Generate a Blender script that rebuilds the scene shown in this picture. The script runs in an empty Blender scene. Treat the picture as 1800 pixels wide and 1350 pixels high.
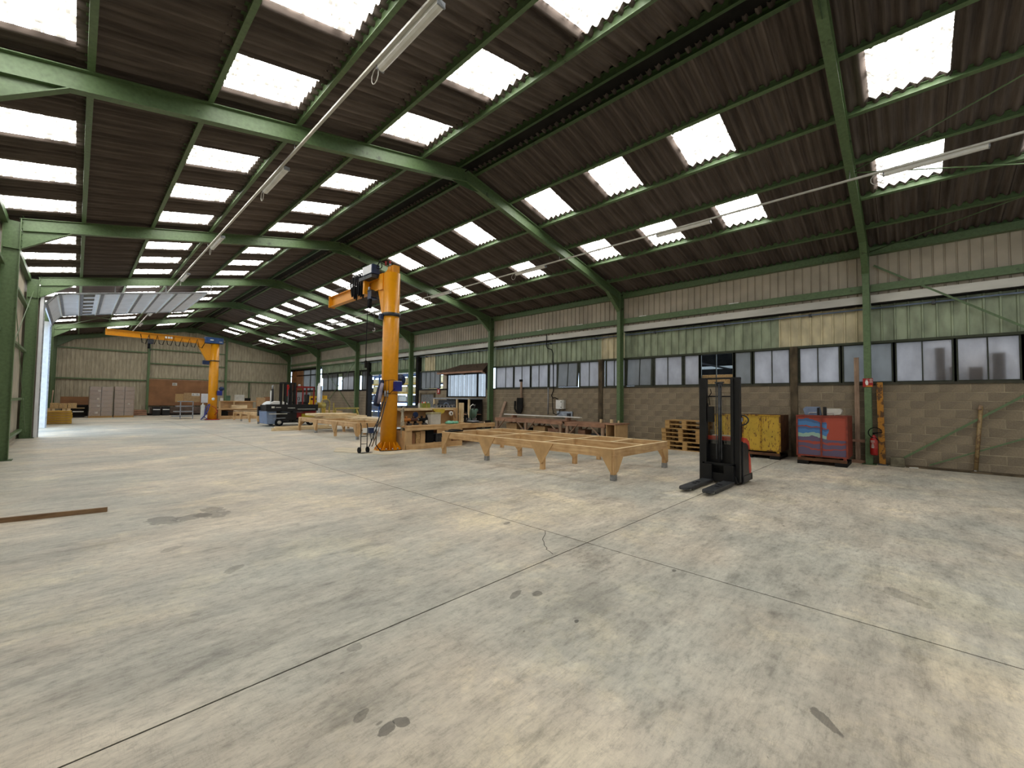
import bpy, math, random
from mathutils import Vector, Matrix, Quaternion
random.seed(7)
PI=math.pi
scn=bpy.context.scene
C=scn.collection
# ---------------------------------------------------------------- camera
F_PX=732.4
cam=bpy.data.cameras.new('camera'); cam.sensor_width=36; cam.lens=F_PX*36/1800; cam.clip_start=.05; cam.clip_end=300
co=bpy.data.objects.new('camera',cam); C.objects.link(co)
yaw,pit,rol=[math.radians(a) for a in (46.29,2.18,.707)]
Fv=Vector((math.sin(yaw)*math.cos(pit),math.cos(yaw)*math.cos(pit),math.sin(pit)))
Rv=Vector((math.cos(yaw),-math.sin(yaw),0)); Uv=Rv.cross(Fv)
Rv,Uv=Rv*math.cos(rol)+Uv*math.sin(rol),-Rv*math.sin(rol)+Uv*math.cos(rol)
co.matrix_world=Matrix(((Rv.x,Uv.x,-Fv.x,0),(Rv.y,Uv.y,-Fv.y,0),(Rv.z,Uv.z,-Fv.z,1.5),(0,0,0,1)))
scn.camera=co
# ---------------------------------------------------------------- world, light, exposure
w=bpy.data.worlds.new('sky'); scn.world=w; w.use_nodes=True
bg=w.node_tree.nodes['Background']; bg.inputs[0].default_value=(.62,.79,1,1); bg.inputs[1].default_value=4.2
SKYLIGHT=11.0
scn.view_settings.view_transform='Standard'; scn.view_settings.look='None'
scn.view_settings.exposure=0; scn.view_settings.gamma=1; scn.view_settings.use_curve_mapping=False
try:
    scn.cycles.max_bounces=8; scn.cycles.diffuse_bounces=5; scn.cycles.transmission_bounces=6; scn.cycles.sample_clamp_indirect=4
except Exception: pass

# ---------------------------------------------------------------- materials
def srgb(h):
    c=[int(h[i:i+2],16)/255 for i in (0,2,4)]
    return tuple(x/12.92 if x<=.04045 else ((x+.055)/1.055)**2.4 for x in c)+(1,)
def newmat(name):
    m=bpy.data.materials.new(name); m.use_nodes=True; nt=m.node_tree
    return m,nt,nt.nodes['Principled BSDF']
def noise(nt,scale,detail=3,stretch=(1,1,1),rough=.5,loc=(0,0,0),coord='Object'):
    tc=nt.nodes.new('ShaderNodeTexCoord'); mp=nt.nodes.new('ShaderNodeMapping'); mp.inputs['Scale'].default_value=stretch; mp.inputs['Location'].default_value=loc
    n=nt.nodes.new('ShaderNodeTexNoise'); n.inputs['Scale'].default_value=scale; n.inputs['Detail'].default_value=detail; n.inputs['Roughness'].default_value=rough
    nt.links.new(tc.outputs[coord],mp.inputs[0]); nt.links.new(mp.outputs[0],n.inputs[0]); return n
def ramp(nt,src,stops):
    r=nt.nodes.new('ShaderNodeValToRGB'); e=r.color_ramp.elements
    while len(e)<len(stops): e.new(.5)
    for x,(p,c) in zip(e,stops):
        x.position=p; x.color=c if len(c)==4 else (*c,1)
    nt.links.new(src,r.inputs[0]); return r
def mix(nt,fac,a,b,mode='MIX'):
    m=nt.nodes.new('ShaderNodeMix'); m.data_type='RGBA'; m.blend_type=mode
    for s,v in ((0,fac),(6,a),(7,b)):
        if hasattr(v,'is_linked') or hasattr(v,'links'): nt.links.new(v,m.inputs[s])
        else: m.inputs[s].default_value=v
    return m.outputs[2]
def bump(nt,p,src,strength=.3,dist=.01):
    b=nt.nodes.new('ShaderNodeBump'); b.inputs['Strength'].default_value=strength; b.inputs['Distance'].default_value=dist
    nt.links.new(src,b.inputs['Height']); nt.links.new(b.outputs[0],p.inputs['Normal'])
def m_plain(name,h,rough=.55,metal=0,var=.18,scale=5,spec=.4,stretch=(1,1,1),bmp=.1,h2=None,lo=.35,hi=.65):
    m,nt,p=newmat(name); c=srgb(h); n=noise(nt,scale,4,stretch)
    c2=srgb(h2) if h2 else tuple(x*(1-var*1.6) for x in c[:3])+(1,)
    c1=tuple(min(1,x*(1+var)) for x in c[:3])+(1,)
    r=ramp(nt,n.outputs[0],[(lo,c2),(hi,c1)])
    nt.links.new(r.outputs[0],p.inputs['Base Color']); p.inputs['Roughness'].default_value=rough; p.inputs['Metallic'].default_value=metal
    p.inputs['Specular IOR Level'].default_value=spec
    if bmp: bump(nt,p,n.outputs[0],bmp)
    return m
def m_worn(name,h,hr,amount=.6,scale=6,rough=.5,metal=0,fine=30,var=.15):
    """paint with a shape of wear: patches of rust or dirt where a noise passes a threshold"""
    m,nt,p=newmat(name); c=srgb(h); a=noise(nt,scale,6,rough=.65); b=noise(nt,fine,3)
    base=ramp(nt,b.outputs[0],[(.3,tuple(x*(1-var) for x in c[:3])),(.7,tuple(min(1,x*(1+var)) for x in c[:3]))])
    f=ramp(nt,a.outputs[0],[(amount,(0,0,0)),(amount+.06,(1,1,1))])
    o=mix(nt,f.outputs[0],base.outputs[0],srgb(hr)); nt.links.new(o,p.inputs['Base Color'])
    p.inputs['Roughness'].default_value=rough; p.inputs['Metallic'].default_value=metal; p.inputs['Specular IOR Level'].default_value=.4
    bump(nt,p,a.outputs[0],.12); return m
def m_wood(name,h,h2,axis,rough=.6):
    st=[14,14,14]; st[axis]=.9
    m,nt,p=newmat(name); n=noise(nt,1.6,5,tuple(st),.6); k=noise(nt,2.3,2,(1.5,1.5,1.5))
    r=ramp(nt,n.outputs[0],[(.3,srgb(h2)),(.62,srgb(h))]); r2=ramp(nt,k.outputs[0],[(.35,(.78,.74,.7)),(.6,(1,1,1))])
    o=mix(nt,1.0,r.outputs[0],r2.outputs[0],'MULTIPLY'); nt.links.new(o,p.inputs['Base Color'])
    p.inputs['Roughness'].default_value=rough; p.inputs['Specular IOR Level'].default_value=.3; bump(nt,p,n.outputs[0],.15,.004); return m
def m_emit(name,h,s):
    m,nt,p=newmat(name); p.inputs['Base Color'].default_value=srgb(h); p.inputs['Emission Color'].default_value=srgb(h); p.inputs['Emission Strength'].default_value=s; return m

GREEN=m_worn('green_paint','586D49','37432D',.63,3.2,.45,0,18,.16)
GREEN_D=m_worn('dark_green_paint','3D5230','28351F',.6,3,.5,0,14,.15)
GREENSHEET=m_plain('green_sheet','929C82',.5,.1,.2,4,.4,(1,1,.4),.05)
CREAM=m_plain('cream_sheet','C9BE9C',.55,0,.15,4,.3,(1,1,.5),.05)
BEIGE=m_plain('beige_cladding','B3A896',.55,.05,.10,1.6,.3,(1,1,1),.03)
BEIGE_D=m_plain('far_cladding','A69C86',.55,.05,.12,3,.3,(3,3,.6),.03)
WHITEGREY=m_plain('pale_grey_metal','C4C2B9',.5,.1,.12,2,.4,(1,.3,1),.03)
def m_roof():
    m,nt,p=newmat('fibre_cement_sheet'); a=noise(nt,1,6,(.35,7,.35),.7); b=noise(nt,.8,4,(1,1,1),.6); c=noise(nt,30,3)
    r=ramp(nt,a.outputs[0],[(.3,srgb('3C3430')),(.5,srgb('605650')),(.7,srgb('776C65'))]); q=ramp(nt,b.outputs[0],[(.3,(.8,.8,.8)),(.7,(1.1,1.1,1.1))])
    o=mix(nt,1,r.outputs[0],q.outputs[0],'MULTIPLY'); nt.links.new(o,p.inputs['Base Color']); p.inputs['Roughness'].default_value=.9; p.inputs['Specular IOR Level'].default_value=.15; bump(nt,p,c.outputs[0],.1,.003); return m
ROOFM=m_roof()
BLACK=m_plain('black_paint','111214',.42,.1,.2,8,.45)
RUBBER=m_plain('rubber','0E0E0F',.8,0,.2,20,.2)
DARK=m_plain('dark_void','1A1815',.8,0,.3,3,.2)
STEEL=m_plain('galvanised_steel','9A9C9E',.38,.8,.15,12)
STEEL_D=m_plain('dark_steel','45474A',.45,.6,.2,10)
ORANGE=m_worn('crane_yellow_paint','D68F12','8A4A10',.74,3,.32,0,10,.05)
YELLOW=m_plain('yellow_paint','C9960F',.45,0,.1,6)
REDP=m_plain('red_paint','9E1E1C',.4,0,.15,6)
REDO=m_plain('orange_red_cover','C2452F',.4,0,.1,6)
BLUE=m_plain('blue_plastic','232C78',.35,0,.12,6)
BLUE_D=m_plain('dark_blue_paint','1B2A4C',.4,0,.15,6)
GREYM=m_plain('grey_paint','8C9095',.5,0,.1,6)
BLUEGREY=m_plain('blue_grey_paint','6E7C93',.5,0,.1,4)
WHITE=m_plain('white_plastic','D9D8D2',.45,0,.05,8)
WHITED=m_plain('white_enamel','BDBBB2',.45,0,.07,5)
PALEDOOR=m_plain('pale_grey_panel','DCDDE2',.45,.05,.05,3)
CARD=m_plain('cardboard','A88A63',.8,0,.1,6)
WRAP=m_plain('wrapped_cartons','A18777',.3,0,.14,9,.6,(1,1,3),.3)
PLAS_G=m_plain('pale_green_plastic','74B79B',.4,0,.15,12)
ROPE=m_plain('pale_rope','A59C86',.85,0,.2,20)
OLIVE=m_plain('olive_can','7F8433',.45,0,.1,6)
STONE=m_plain('concrete_footing','6F6957',.9,0,.2,6,.2)
POSTM=m_plain('stained_concrete_post','5A4F3E',.85,0,.25,4,.2,(1,1,.5),.2,'3D3529')
RACKBLUE=m_plain('rack_blue','20406E',.45,0,.1,6)
ROOFTILE=m_worn('rusty_hood','4A3A2C','2F2119',.55,6,.8)
SKIN_Y=m_plain('yellow_strip','B88E2A',.6,0,.12,7,.3,(1,1,6))
TREEBRD=[m_wood('pine_x','D0AE80','AD8557',0),m_wood('pine_y','D0AE80','AD8557',1),m_wood('pine_z','D0AE80','AD8557',2)]
PALE=[m_wood('pale_pine_x','E2CFA8','C9AD80',0),m_wood('pale_pine_y','E2CFA8','C9AD80',1),m_wood('pale_pine_z','E2CFA8','C9AD80',2)]
OLDW=[m_wood('aged_wood_x','A88168','7C5D4B',0),m_wood('aged_wood_y','A88168','7C5D4B',1),m_wood('aged_wood_z','A08670','77604E',2)]
EDGE=m_plain('planed_edge_toplight','F2DDB2',.6,0,.06,4,.3)  # planed edge tone, with light from above put into the colour
PLY=m_plain('plywood','C09E72',.6,0,.1,3,.3,(1,1,1),.05)
PLY_G=m_plain('gusset_plywood','BE9A6B',.65,0,.12,3,.3,(1,1,1),.05)
MDF=m_plain('brown_board','8A6242',.7,0,.12,1.5,.3)
OSB=m_plain('pale_osb','B59466',.75,0,.2,25,.2)
PALLET=m_wood('pallet_wood','B8955F','8D6A3E',1)

def m_floor():
    m,nt,p=newmat('polished_concrete')
    def lay(o,n,stops,f=1.0):
        r=ramp(nt,n.outputs[0],[(a,(b,b,b) if isinstance(b,float) else b) for a,b in stops]); return mix(nt,f,o,r.outputs[0],'MULTIPLY')
    big=noise(nt,.33,5,(1,1,1),.6,(2,1,0))
    c=ramp(nt,big.outputs[0],[(.30,srgb('ABABA1')),(.45,srgb('BAB6A9')),(.56,srgb('C9BFAE')),(.68,srgb('D5CAB3'))]); o=c.outputs[0]
    o=lay(o,noise(nt,.9,7,(.6,1.3,1),.66,(3,7,0)),[(.32,.70),(.44,.90),(.55,1.0),(.66,1.14)])
    mot=noise(nt,3.2,9,(.6,1.5,1),.72,(8,2,0)); o=lay(o,mot,[(.35,.66),(.46,.92),(.55,1.02),(.68,1.16)])
    pale=noise(nt,.75,8,(1,.9,1),.74,(5,13,0)); o=lay(o,pale,[(.52,1.0),(.62,(1.22,1.19,1.10))])
    fine=noise(nt,15,7,(.7,1.4,1),.75); o=lay(o,fine,[(.34,.70),(.48,.97),(.70,1.12)])
    st=noise(nt,1.25,8,(.5,3.0,1),.74,(1,2,0)); o=lay(o,st,[(.33,.72),(.43,.97),(.5,1.0)],.8)
    o=lay(o,noise(nt,2.6,8,(.4,2.8,1),.75,(11,2,0)),[(.30,.60),(.38,.98),(.5,1.0)],.7)
    for k,(sx,sy,sc,f) in enumerate(((9,.5,1.0,.35),(2.5,4.5,.7,.4),(.5,9,.8,.55),(.35,12,1.1,.4),(4,1.4,.6,.35))):
        a=noise(nt,sc,6,(sx,sy,1),.65,(k*5,k*3,0)); o=lay(o,a,[(.494,1.0),(.5,.70),(.506,1.0)],f)
    for sc,lo,k in ((5.5,.235,.42),(11,.21,.35),(2.4,.21,.62)):
        v=noise(nt,sc,2.5,(.8,1.3,1),.55,(9+sc,1,0)); o=lay(o,v,[(lo,k),(lo+.03,1.0)],.85)
    tc=nt.nodes.new('ShaderNodeTexCoord'); wob=noise(nt,3.6,6,(1,1,1),.65,(4,4,0))
    # stains with a place of their own: x, y, rx, ry, angle, darkness, soft edge
    for (x,y,rx,ry,an,k,soft) in ((.80,6.50,.17,.24,.2,.56,0),(1.02,6.46,.22,.17,-.2,.56,0),(1.25,6.42,.17,.18,.5,.58,0),(1.33,6.70,.12,.20,.3,.60,0),(.72,5.26,.12,.06,.5,.7,0),(1.0,4.29,.10,.06,.6,.68,0),
            (3.47,2.23,.42,.22,.7,.66,1),(1.03,1.74,.05,.03,.4,.42,0),(1.10,1.73,.03,.045,.4,.42,0),(.98,1.9,.05,.03,.4,.6,0),(2.51,.315,.09,.035,.8,.48,0),(4.52,.06,.2,.09,.9,.74,0),(2.53,2.12,.05,.035,.3,.5,0),(2.40,2.23,.07,.025,.3,.55,0),(1.22,2.445,.05,.04,.4,.7,0),
            (3.67,3.57,.06,.03,.3,.5,0),(3.73,1.545,.035,.02,.3,.45,0),(2.41,1.67,.03,.02,.3,.35,0),(5.2,2.9,.6,.3,0,.90,1),(2.0,3.3,.7,.25,.2,.90,1),(.25,3.2,.5,.6,.4,.90,1),(6.1,.6,.9,.5,.6,.88,1),(3.9,5.5,.7,.3,.2,.88,1),(5.0,4.4,.5,.2,.5,.9,1),(7.6,1.6,.8,.4,.5,.88,1)):
        mp=nt.nodes.new('ShaderNodeMapping'); mp.vector_type='TEXTURE'; mp.inputs['Location'].default_value=(x,y,0); mp.inputs['Rotation'].default_value=(0,0,an); mp.inputs['Scale'].default_value=(rx,ry,1)
        nt.links.new(tc.outputs['Object'],mp.inputs[0]); ln=nt.nodes.new('ShaderNodeVectorMath'); ln.operation='LENGTH'; nt.links.new(mp.outputs[0],ln.inputs[0])
        ad=nt.nodes.new('ShaderNodeMath'); ad.operation='MULTIPLY_ADD'; nt.links.new(wob.outputs[0] if not soft else fine.outputs[0],ad.inputs[0]); ad.inputs[1].default_value=2.2 if soft else 3.0; nt.links.new(ln.outputs['Value'],ad.inputs[2])
        mr=nt.nodes.new('ShaderNodeMapRange'); nt.links.new(ad.outputs[0],mr.inputs[0]); mr.inputs[1].default_value=1.2 if soft else 2.36; mr.inputs[2].default_value=2.2 if soft else 2.46
        mr.inputs[3].default_value=k; mr.inputs[4].default_value=1
        cb=nt.nodes.new('ShaderNodeCombineColor'); [nt.links.new(mr.outputs[0],cb.inputs[i]) for i in range(3)]
        o=mix(nt,1,o,cb.outputs[0],'MULTIPLY')
    nt.links.new(o,p.inputs['Base Color'])
    rr=ramp(nt,mot.outputs[0],[(.3,(.40,.40,.40)),(.7,(.58,.58,.58))]); nt.links.new(rr.outputs[0],p.inputs['Roughness']); p.inputs['Specular IOR Level'].default_value=.38
    bump(nt,p,fine.outputs[0],.12,.003)
    return m
FLOOR=m_floor()
def m_block():
    m,nt,p=newmat('concrete_block'); a=noise(nt,1.3,5,(1,1,1),.6,(0,0,0)); b=noise(nt,40,3)
    oi=nt.nodes.new('ShaderNodeObjectInfo')
    c=ramp(nt,a.outputs[0],[(.3,srgb('74695A')),(.7,srgb('8F826D'))]); d=ramp(nt,oi.outputs['Random'],[(0,(.92,.92,.92)),(1,(1.06,1.06,1.06))])
    o=mix(nt,1,c.outputs[0],d.outputs[0],'MULTIPLY'); f=ramp(nt,b.outputs[0],[(.3,(.85,.85,.85)),(.7,(1.08,1.08,1.08))]); o=mix(nt,1,o,f.outputs[0],'MULTIPLY')
    nt.links.new(o,p.inputs['Base Color']); p.inputs['Roughness'].default_value=.9; p.inputs['Specular IOR Level'].default_value=.15; bump(nt,p,b.outputs[0],.3,.004); return m
BLOCK=m_block()
MORTAR=m_plain('mortar','A39780',.95,0,.2,5,.1,(1,1,1),.3)
def m_skylight():
    m,nt,p=newmat('translucent_skylight'); a=noise(nt,3.2,6,(3.5,.9,1),.7); b=noise(nt,9,3,(2,.6,1),.6,(3,0,0))
    r=ramp(nt,a.outputs[0],[(.38,(.05,.047,.042)),(.455,(.085,.08,.072)),(.50,(1,.985,.94))]); r2=ramp(nt,b.outputs[0],[(.25,(.06,.055,.05)),(.30,(1,1,1))])
    o=mix(nt,1,r.outputs[0],r2.outputs[0],'MULTIPLY')
    nt.links.new(o,p.inputs['Emission Color']); p.inputs['Emission Strength'].default_value=SKYLIGHT; p.inputs['Base Color'].default_value=(.7,.7,.68,1); p.inputs['Roughness'].default_value=.7; return m
SKYM=m_skylight()
def m_pane(name,tint,rough=.9):
    m=bpy.data.materials.new(name); m.use_nodes=True; nt=m.node_tree; nt.nodes.clear()
    out=nt.nodes.new('ShaderNodeOutputMaterial'); t=nt.nodes.new('ShaderNodeBsdfTranslucent'); d=nt.nodes.new('ShaderNodeBsdfPrincipled'); d.inputs['Roughness'].default_value=.25
    tr=nt.nodes.new('ShaderNodeBsdfTransparent')
    a=noise(nt,2.2,5,(1,1.4,.7),.6); c=srgb(tint); r=ramp(nt,a.outputs[0],[(.3,tuple(x*.72 for x in c[:3])),(.65,c)])
    nt.links.new(r.outputs[0],t.inputs[0]); d.inputs['Base Color'].default_value=(.33,.33,.34,1)
    s=nt.nodes.new('ShaderNodeMixShader'); s.inputs[0].default_value=.28; nt.links.new(t.outputs[0],s.inputs[1]); nt.links.new(d.outputs[0],s.inputs[2])
    s2=nt.nodes.new('ShaderNodeMixShader'); s2.inputs[0].default_value=.06; nt.links.new(s.outputs[0],s2.inputs[1]); nt.links.new(tr.outputs[0],s2.inputs[2])
    nt.links.new(s2.outputs[0],out.inputs[0]); return m
PANE=m_pane('wired_glass','BFB6B0'); PANE_D=m_pane('grimy_glass','949089'); PANE_B=m_pane('clear_corrugated_sheet','8E8A84')

# ---------------------------------------------------------------- mesh helper
class MB:
    def __init__(s): s.v=[];s.f=[];s.sm=[]
    def add(s,vs,fs,smooth=False):
        b=len(s.v); s.v+= [tuple(x) for x in vs]; s.f+=[tuple(b+i for i in f) for f in fs]; s.sm+=[smooth]*len(fs); return s
    def box(s,x0,x1,y0,y1,z0,z1):
        if x1<x0:x0,x1=x1,x0
        if y1<y0:y0,y1=y1,y0
        if z1<z0:z0,z1=z1,z0
        return s.add([(x0,y0,z0),(x1,y0,z0),(x1,y1,z0),(x0,y1,z0),(x0,y0,z1),(x1,y0,z1),(x1,y1,z1),(x0,y1,z1)],
              [(0,3,2,1),(4,5,6,7),(0,1,5,4),(1,2,6,5),(2,3,7,6),(3,0,4,7)])
    def rbox(s,x0,x1,y0,y1,z0,z1,r=.02,axis=2):
        """box with rounded edges along one axis"""
        def pr(a0,a1,b0,b1):
            P=[]
            for (cx,cy,st) in ((a1-r,b1-r,0),(a0+r,b1-r,PI/2),(a0+r,b0+r,PI),(a1-r,b0+r,1.5*PI)):
                for k in range(4): P.append((cx+r*math.cos(st+k*PI/6),cy+r*math.sin(st+k*PI/6)))
            return P
        if axis==2: return s.sweep(pr(x0,x1,y0,y1),(0,0,z0),(0,0,z1),(1,0,0),(0,1,0))
        if axis==1: return s.sweep(pr(x0,x1,z0,z1),(0,y0,0),(0,y1,0),(1,0,0),(0,0,1))
        return s.sweep(pr(y0,y1,z0,z1),(x0,0,0),(x1,0,0),(0,1,0),(0,0,1))
    def sweep(s,prof,p0,p1,U,V,smooth=False,caps=True):
        p0,p1,U,V=map(Vector,(p0,p1,U,V)); n=len(prof)
        vs=[p0+U*a+V*b for a,b in prof]+[p1+U*a+V*b for a,b in prof]
        s.add(vs,[(i,(i+1)%n,n+(i+1)%n,n+i) for i in range(n)],smooth)
        if caps:
            b=len(s.v)-2*n; s.f+=[tuple(b+i for i in range(n))[::-1],tuple(b+n+i for i in range(n))]; s.sm+=[False,False]
        return s
    def poly(s,pts,nrm,t):
        """prism: polygon points in 3D, thickened by t along nrm"""
        n=len(pts); N=Vector(nrm)*t; vs=[Vector(p) for p in pts]+[Vector(p)+N for p in pts]
        return s.add(vs,[tuple(range(n))[::-1],tuple(range(n,2*n))]+[(i,(i+1)%n,n+(i+1)%n,n+i) for i in range(n)])
    def bar(s,p0,p1,w,h,up=(0,0,1)):
        p0,p1=Vector(p0),Vector(p1); d=(p1-p0).normalized(); U=d.cross(Vector(up))
        if U.length<1e-4: U=Vector((1,0,0))
        U.normalize(); V=U.cross(d)
        return s.sweep([(-w/2,-h/2),(w/2,-h/2),(w/2,h/2),(-w/2,h/2)],p0,p1,U,V)
    def cyl(s,p0,p1,r,r2=None,n=14,caps=True):
        r2=r if r2 is None else r2; p0,p1=Vector(p0),Vector(p1); d=(p1-p0).normalized()
        U=d.cross(Vector((0,0,1)) if abs(d.z)<.9 else Vector((1,0,0))).normalized(); V=d.cross(U)
        c=[(math.cos(2*PI*i/n),math.sin(2*PI*i/n)) for i in range(n)]
        vs=[p0+(U*a+V*b)*r for a,b in c]+[p1+(U*a+V*b)*r2 for a,b in c]
        s.add(vs,[(i,(i+1)%n,n+(i+1)%n,n+i) for i in range(n)],True)
        if caps:
            b=len(s.v)-2*n; s.f+=[tuple(b+i for i in range(n))[::-1],tuple(b+n+i for i in range(n))]; s.sm+=[False,False]
        return s
    def lathe(s,prof,c=(0,0,0),n=20,axis=(0,0,1)):
        A=Vector(axis).normalized(); U=A.cross(Vector((0,0,1)) if abs(A.z)<.9 else Vector((1,0,0))).normalized(); V=A.cross(U); c=Vector(c); m=len(prof)
        vs=[c+A*z+(U*math.cos(2*PI*i/n)+V*math.sin(2*PI*i/n))*max(r,1e-4) for (r,z) in prof for i in range(n)]
        return s.add(vs,[(k*n+i,k*n+(i+1)%n,(k+1)*n+(i+1)%n,(k+1)*n+i) for k in range(m-1) for i in range(n)],True)
    def tube(s,pts,r,n=8,close=False):
        pts=[Vector(p) for p in pts]; m=len(pts); rings=[]; ref=None
        for i,p in enumerate(pts):
            a=pts[(i-1)%m] if (close or i>0) else p; b=pts[(i+1)%m] if (close or i<m-1) else p
            d=(b-a).normalized()
            if ref is None: ref=d.cross(Vector((0,0,1)) if abs(d.z)<.9 else Vector((1,0,0))).normalized()
            else:
                ref=(ref-d*ref.dot(d)); ref=ref.normalized() if ref.length>1e-5 else d.cross(Vector((1,0,0))).normalized()
            V=d.cross(ref); rings+= [p+(ref*math.cos(2*PI*k/n)+V*math.sin(2*PI*k/n))*r for k in range(n)]
        fs=[(i*n+k,i*n+(k+1)%n,((i+1)%m)*n+(k+1)%n,((i+1)%m)*n+k) for i in range(m if close else m-1) for k in range(n)]
        if not close: fs+=[tuple(range(n))[::-1],tuple(range((m-1)*n,m*n))]
        return s.add(rings,fs,True)
    def mesh(s,name,mat,off=(0,0,0)):
        me=bpy.data.meshes.new(name); o=Vector(off); me.from_pydata([Vector(v)-o for v in s.v],[],s.f)
        me.materials.append(mat); me.polygons.foreach_set('use_smooth',s.sm); me.update(); return me
    def build(s,name,mat,parent=None,world=True,bevel=0,off=None):
        """verts are in world coordinates and are shifted to the parent's base (world=False: already local)"""
        off=off if off is not None else (root_loc(parent) if (world and parent is not None) else (0,0,0))
        o=bpy.data.objects.new(name,s.mesh(name,mat,off)); C.objects.link(o)
        if parent is not None: o.parent=parent
        if bevel:
            b=o.modifiers.new('edge','BEVEL'); b.width=bevel; b.segments=2; b.limit_method='ANGLE'; b.angle_limit=.8
        return o
def root_loc(o):
    v=Vector((0,0,0))
    while o is not None: v+=o.location; o=o.parent
    return v
def setp(o,label=None,cat=None,group=None,kind=None):
    for k,v in (('label',label),('category',cat),('group',group),('kind',kind)):
        if v: o[k]=v
    return o
def thing(name,label,cat,loc=(0,0,0),group=None,rz=0):
    o=bpy.data.objects.new(name,None); C.objects.link(o); o.location=loc; o.rotation_euler=(0,0,rz); o.empty_display_size=.2
    return setp(o,label,cat,group)
def struct(name,loc=(0,0,0)):
    o=bpy.data.objects.new(name,None); C.objects.link(o); o.location=loc; o.empty_display_size=.2; return setp(o,kind='structure')
def dup(root,loc,label=None,group=None,rz=None):
    r=root.copy(); C.objects.link(r); r.location=loc
    if rz is not None: r.rotation_euler=(0,0,rz)
    if label: r['label']=label
    if group: r['group']=group
    for ch in list(root.children):
        c=ch.copy(); C.objects.link(c); c.parent=r
        for g in list(ch.children):
            d=g.copy(); C.objects.link(d); d.parent=c
    return r
def solo(mb,name,mat,label,cat,loc=(0,0,0),group=None,bevel=0):
    """a thing that is one mesh, its origin at loc, verts in world coordinates"""
    o=mb.build(name,mat,None,bevel=bevel,off=loc); o.location=loc; return setp(o,label,cat,group)
def inst(me,name,parent,loc,rot=(0,0,0)):
    o=bpy.data.objects.new(name,me); C.objects.link(o); o.parent=parent; o.location=loc; o.rotation_euler=rot; return o

# ---------------------------------------------------------------- hall dimensions
Y0=.769; D=6.97; FR=[Y0+n*D for n in range(-1,7)]      # portal frames, FR[0] lies behind the camera
XL,XR,XM=-1.0,13.74,6.37                                # inner faces of the columns, ridge
S=.21; ZB,ZT,ZP,ZS=6.78,7.07,7.07,7.215                 # rafter bottom, rafter top, purlin bottom, sheet, all at the ridge
def zr(z0,x): return z0-S*abs(x-XM)
YB,YE=-9.0,42.75                                        # back and far gable
XWL,XWR=-1.33,14.1

# ---------------------------------------------------------------- floor
fl=struct('floor')
def slab(x0,x1,y0,y1): MB().box(x0,x1,y0,y1,-.15,0).build('concrete_slab',FLOOR,fl)
g=.006
xs=[XWL-.3,3.79,15.6]; ys=[YB,2.50,YE]
for i in range(2):
    for j in range(2): slab(xs[i]+g,xs[i+1]-g,ys[j]+g,ys[j+1]-g)
MB().box(xs[0],xs[2],YB,YE,-.3,-.003).build('joint_bed',m_plain('joint_filler','2B2824',.9,0,.2,5,.1),fl)
# crack beside the joint crossing
pts=[(3.78,3.06),(3.70,2.99),(3.54,2.90),(3.48,2.83),(3.41,2.77),(3.36,2.69),(3.33,2.68),(3.31,2.62),(3.275,2.55)]
cr=MB()
for a,b in zip(pts,pts[1:]): cr.bar((a[0],a[1],.0003),(b[0],b[1],.0003),.006,.0006)
cr.build('floor_crack',DARK,fl)

# ---------------------------------------------------------------- portal frames
def iprof(h,b,tw=.009,tf=.013):
    return [(-h/2,-b/2),(-h/2+tf,-b/2),(-h/2+tf,-tw/2),(h/2-tf,-tw/2),(h/2-tf,-b/2),(h/2,-b/2),(h/2,b/2),(h/2-tf,b/2),(h/2-tf,tw/2),(-h/2+tf,tw/2),(-h/2+tf,b/2),(-h/2,b/2)]
def portal(y,label):
    t=thing('portal_frame',label,'steel frame',(XM,y,0),'green steel portal frames across the hall')
    for s in (-1,1):
        xi=XL if s<0 else XR; xc=xi+s*.135
        ztop=zr(ZT,xi+s*.27)
        MB().sweep(iprof(.27,.135),(xc,y,.015),(xc,y,ztop-.02),(1,0,0),(0,1,0)).build('column',GREEN,t)
        MB().box(xc-.2,xc+.2,y-.14,y+.14,0,.015).build('base_plate',GREEN_D,t)
        a=Vector((xi,y,(zr(ZB,xi)+zr(ZT,xi))/2)); b=Vector((XM,y,(ZB+ZT)/2)); d=(b-a).normalized(); U=Vector((0,1,0)).cross(d)
        MB().sweep(iprof(.285,.135),a,b,U,(0,1,0)).build('rafter',GREEN,t)
        # haunch: web plate and lower flange
        x1=xi-s*.80; zk=zr(ZB,xi)-.42
        h=MB(); h.poly([(xi,y-.004,zr(ZB,xi)+.01),(x1,y-.004,zr(ZB,x1)+.01),(xi,y-.004,zk)],(0,1,0),.008)
        h.bar((x1,y,zr(ZB,x1)),(xi,y,zk),.135,.014,(0,1,0)) if False else h.sweep([(-.0675,-.006),(.0675,-.006),(.0675,.006),(-.0675,.006)],(x1,y,zr(ZB,x1)),(xi,y,zk),(0,1,0),Vector((0,1,0)).cross(Vector((xi-x1,0,zk-zr(ZB,x1))).normalized()))
        h.build('haunch',GREEN,t)
        MB().box(xi-.008,xi+.008,y-.08,y+.08,zk-.03,zr(ZT,xi)).build('end_plate',GREEN,t)
        if s<0:
            for k in range(6):
                for q in (-.045,.045):
                    MB().cyl((xi-s*.012 ,y+q,zk+.06+k*.14),(xi-s*.03,y+q,zk+.06+k*.14),.014,n=6).build('bolt',GREEN_D,t)
            MB().box(xi-.27,xi,y-.066,y+.066,zk-.012,zk).build('stiffener',GREEN,t)
    MB().poly([(XM-.42,y-.006,ZB-S*.42),(XM-.16,y-.006,ZB-.13),(XM+.16,y-.006,ZB-.13),(XM+.42,y-.006,ZB-S*.42),(XM,y-.006,ZB+.02)],(0,1,0),.012).build('ridge_gusset',GREEN_D,t)
    return t
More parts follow.
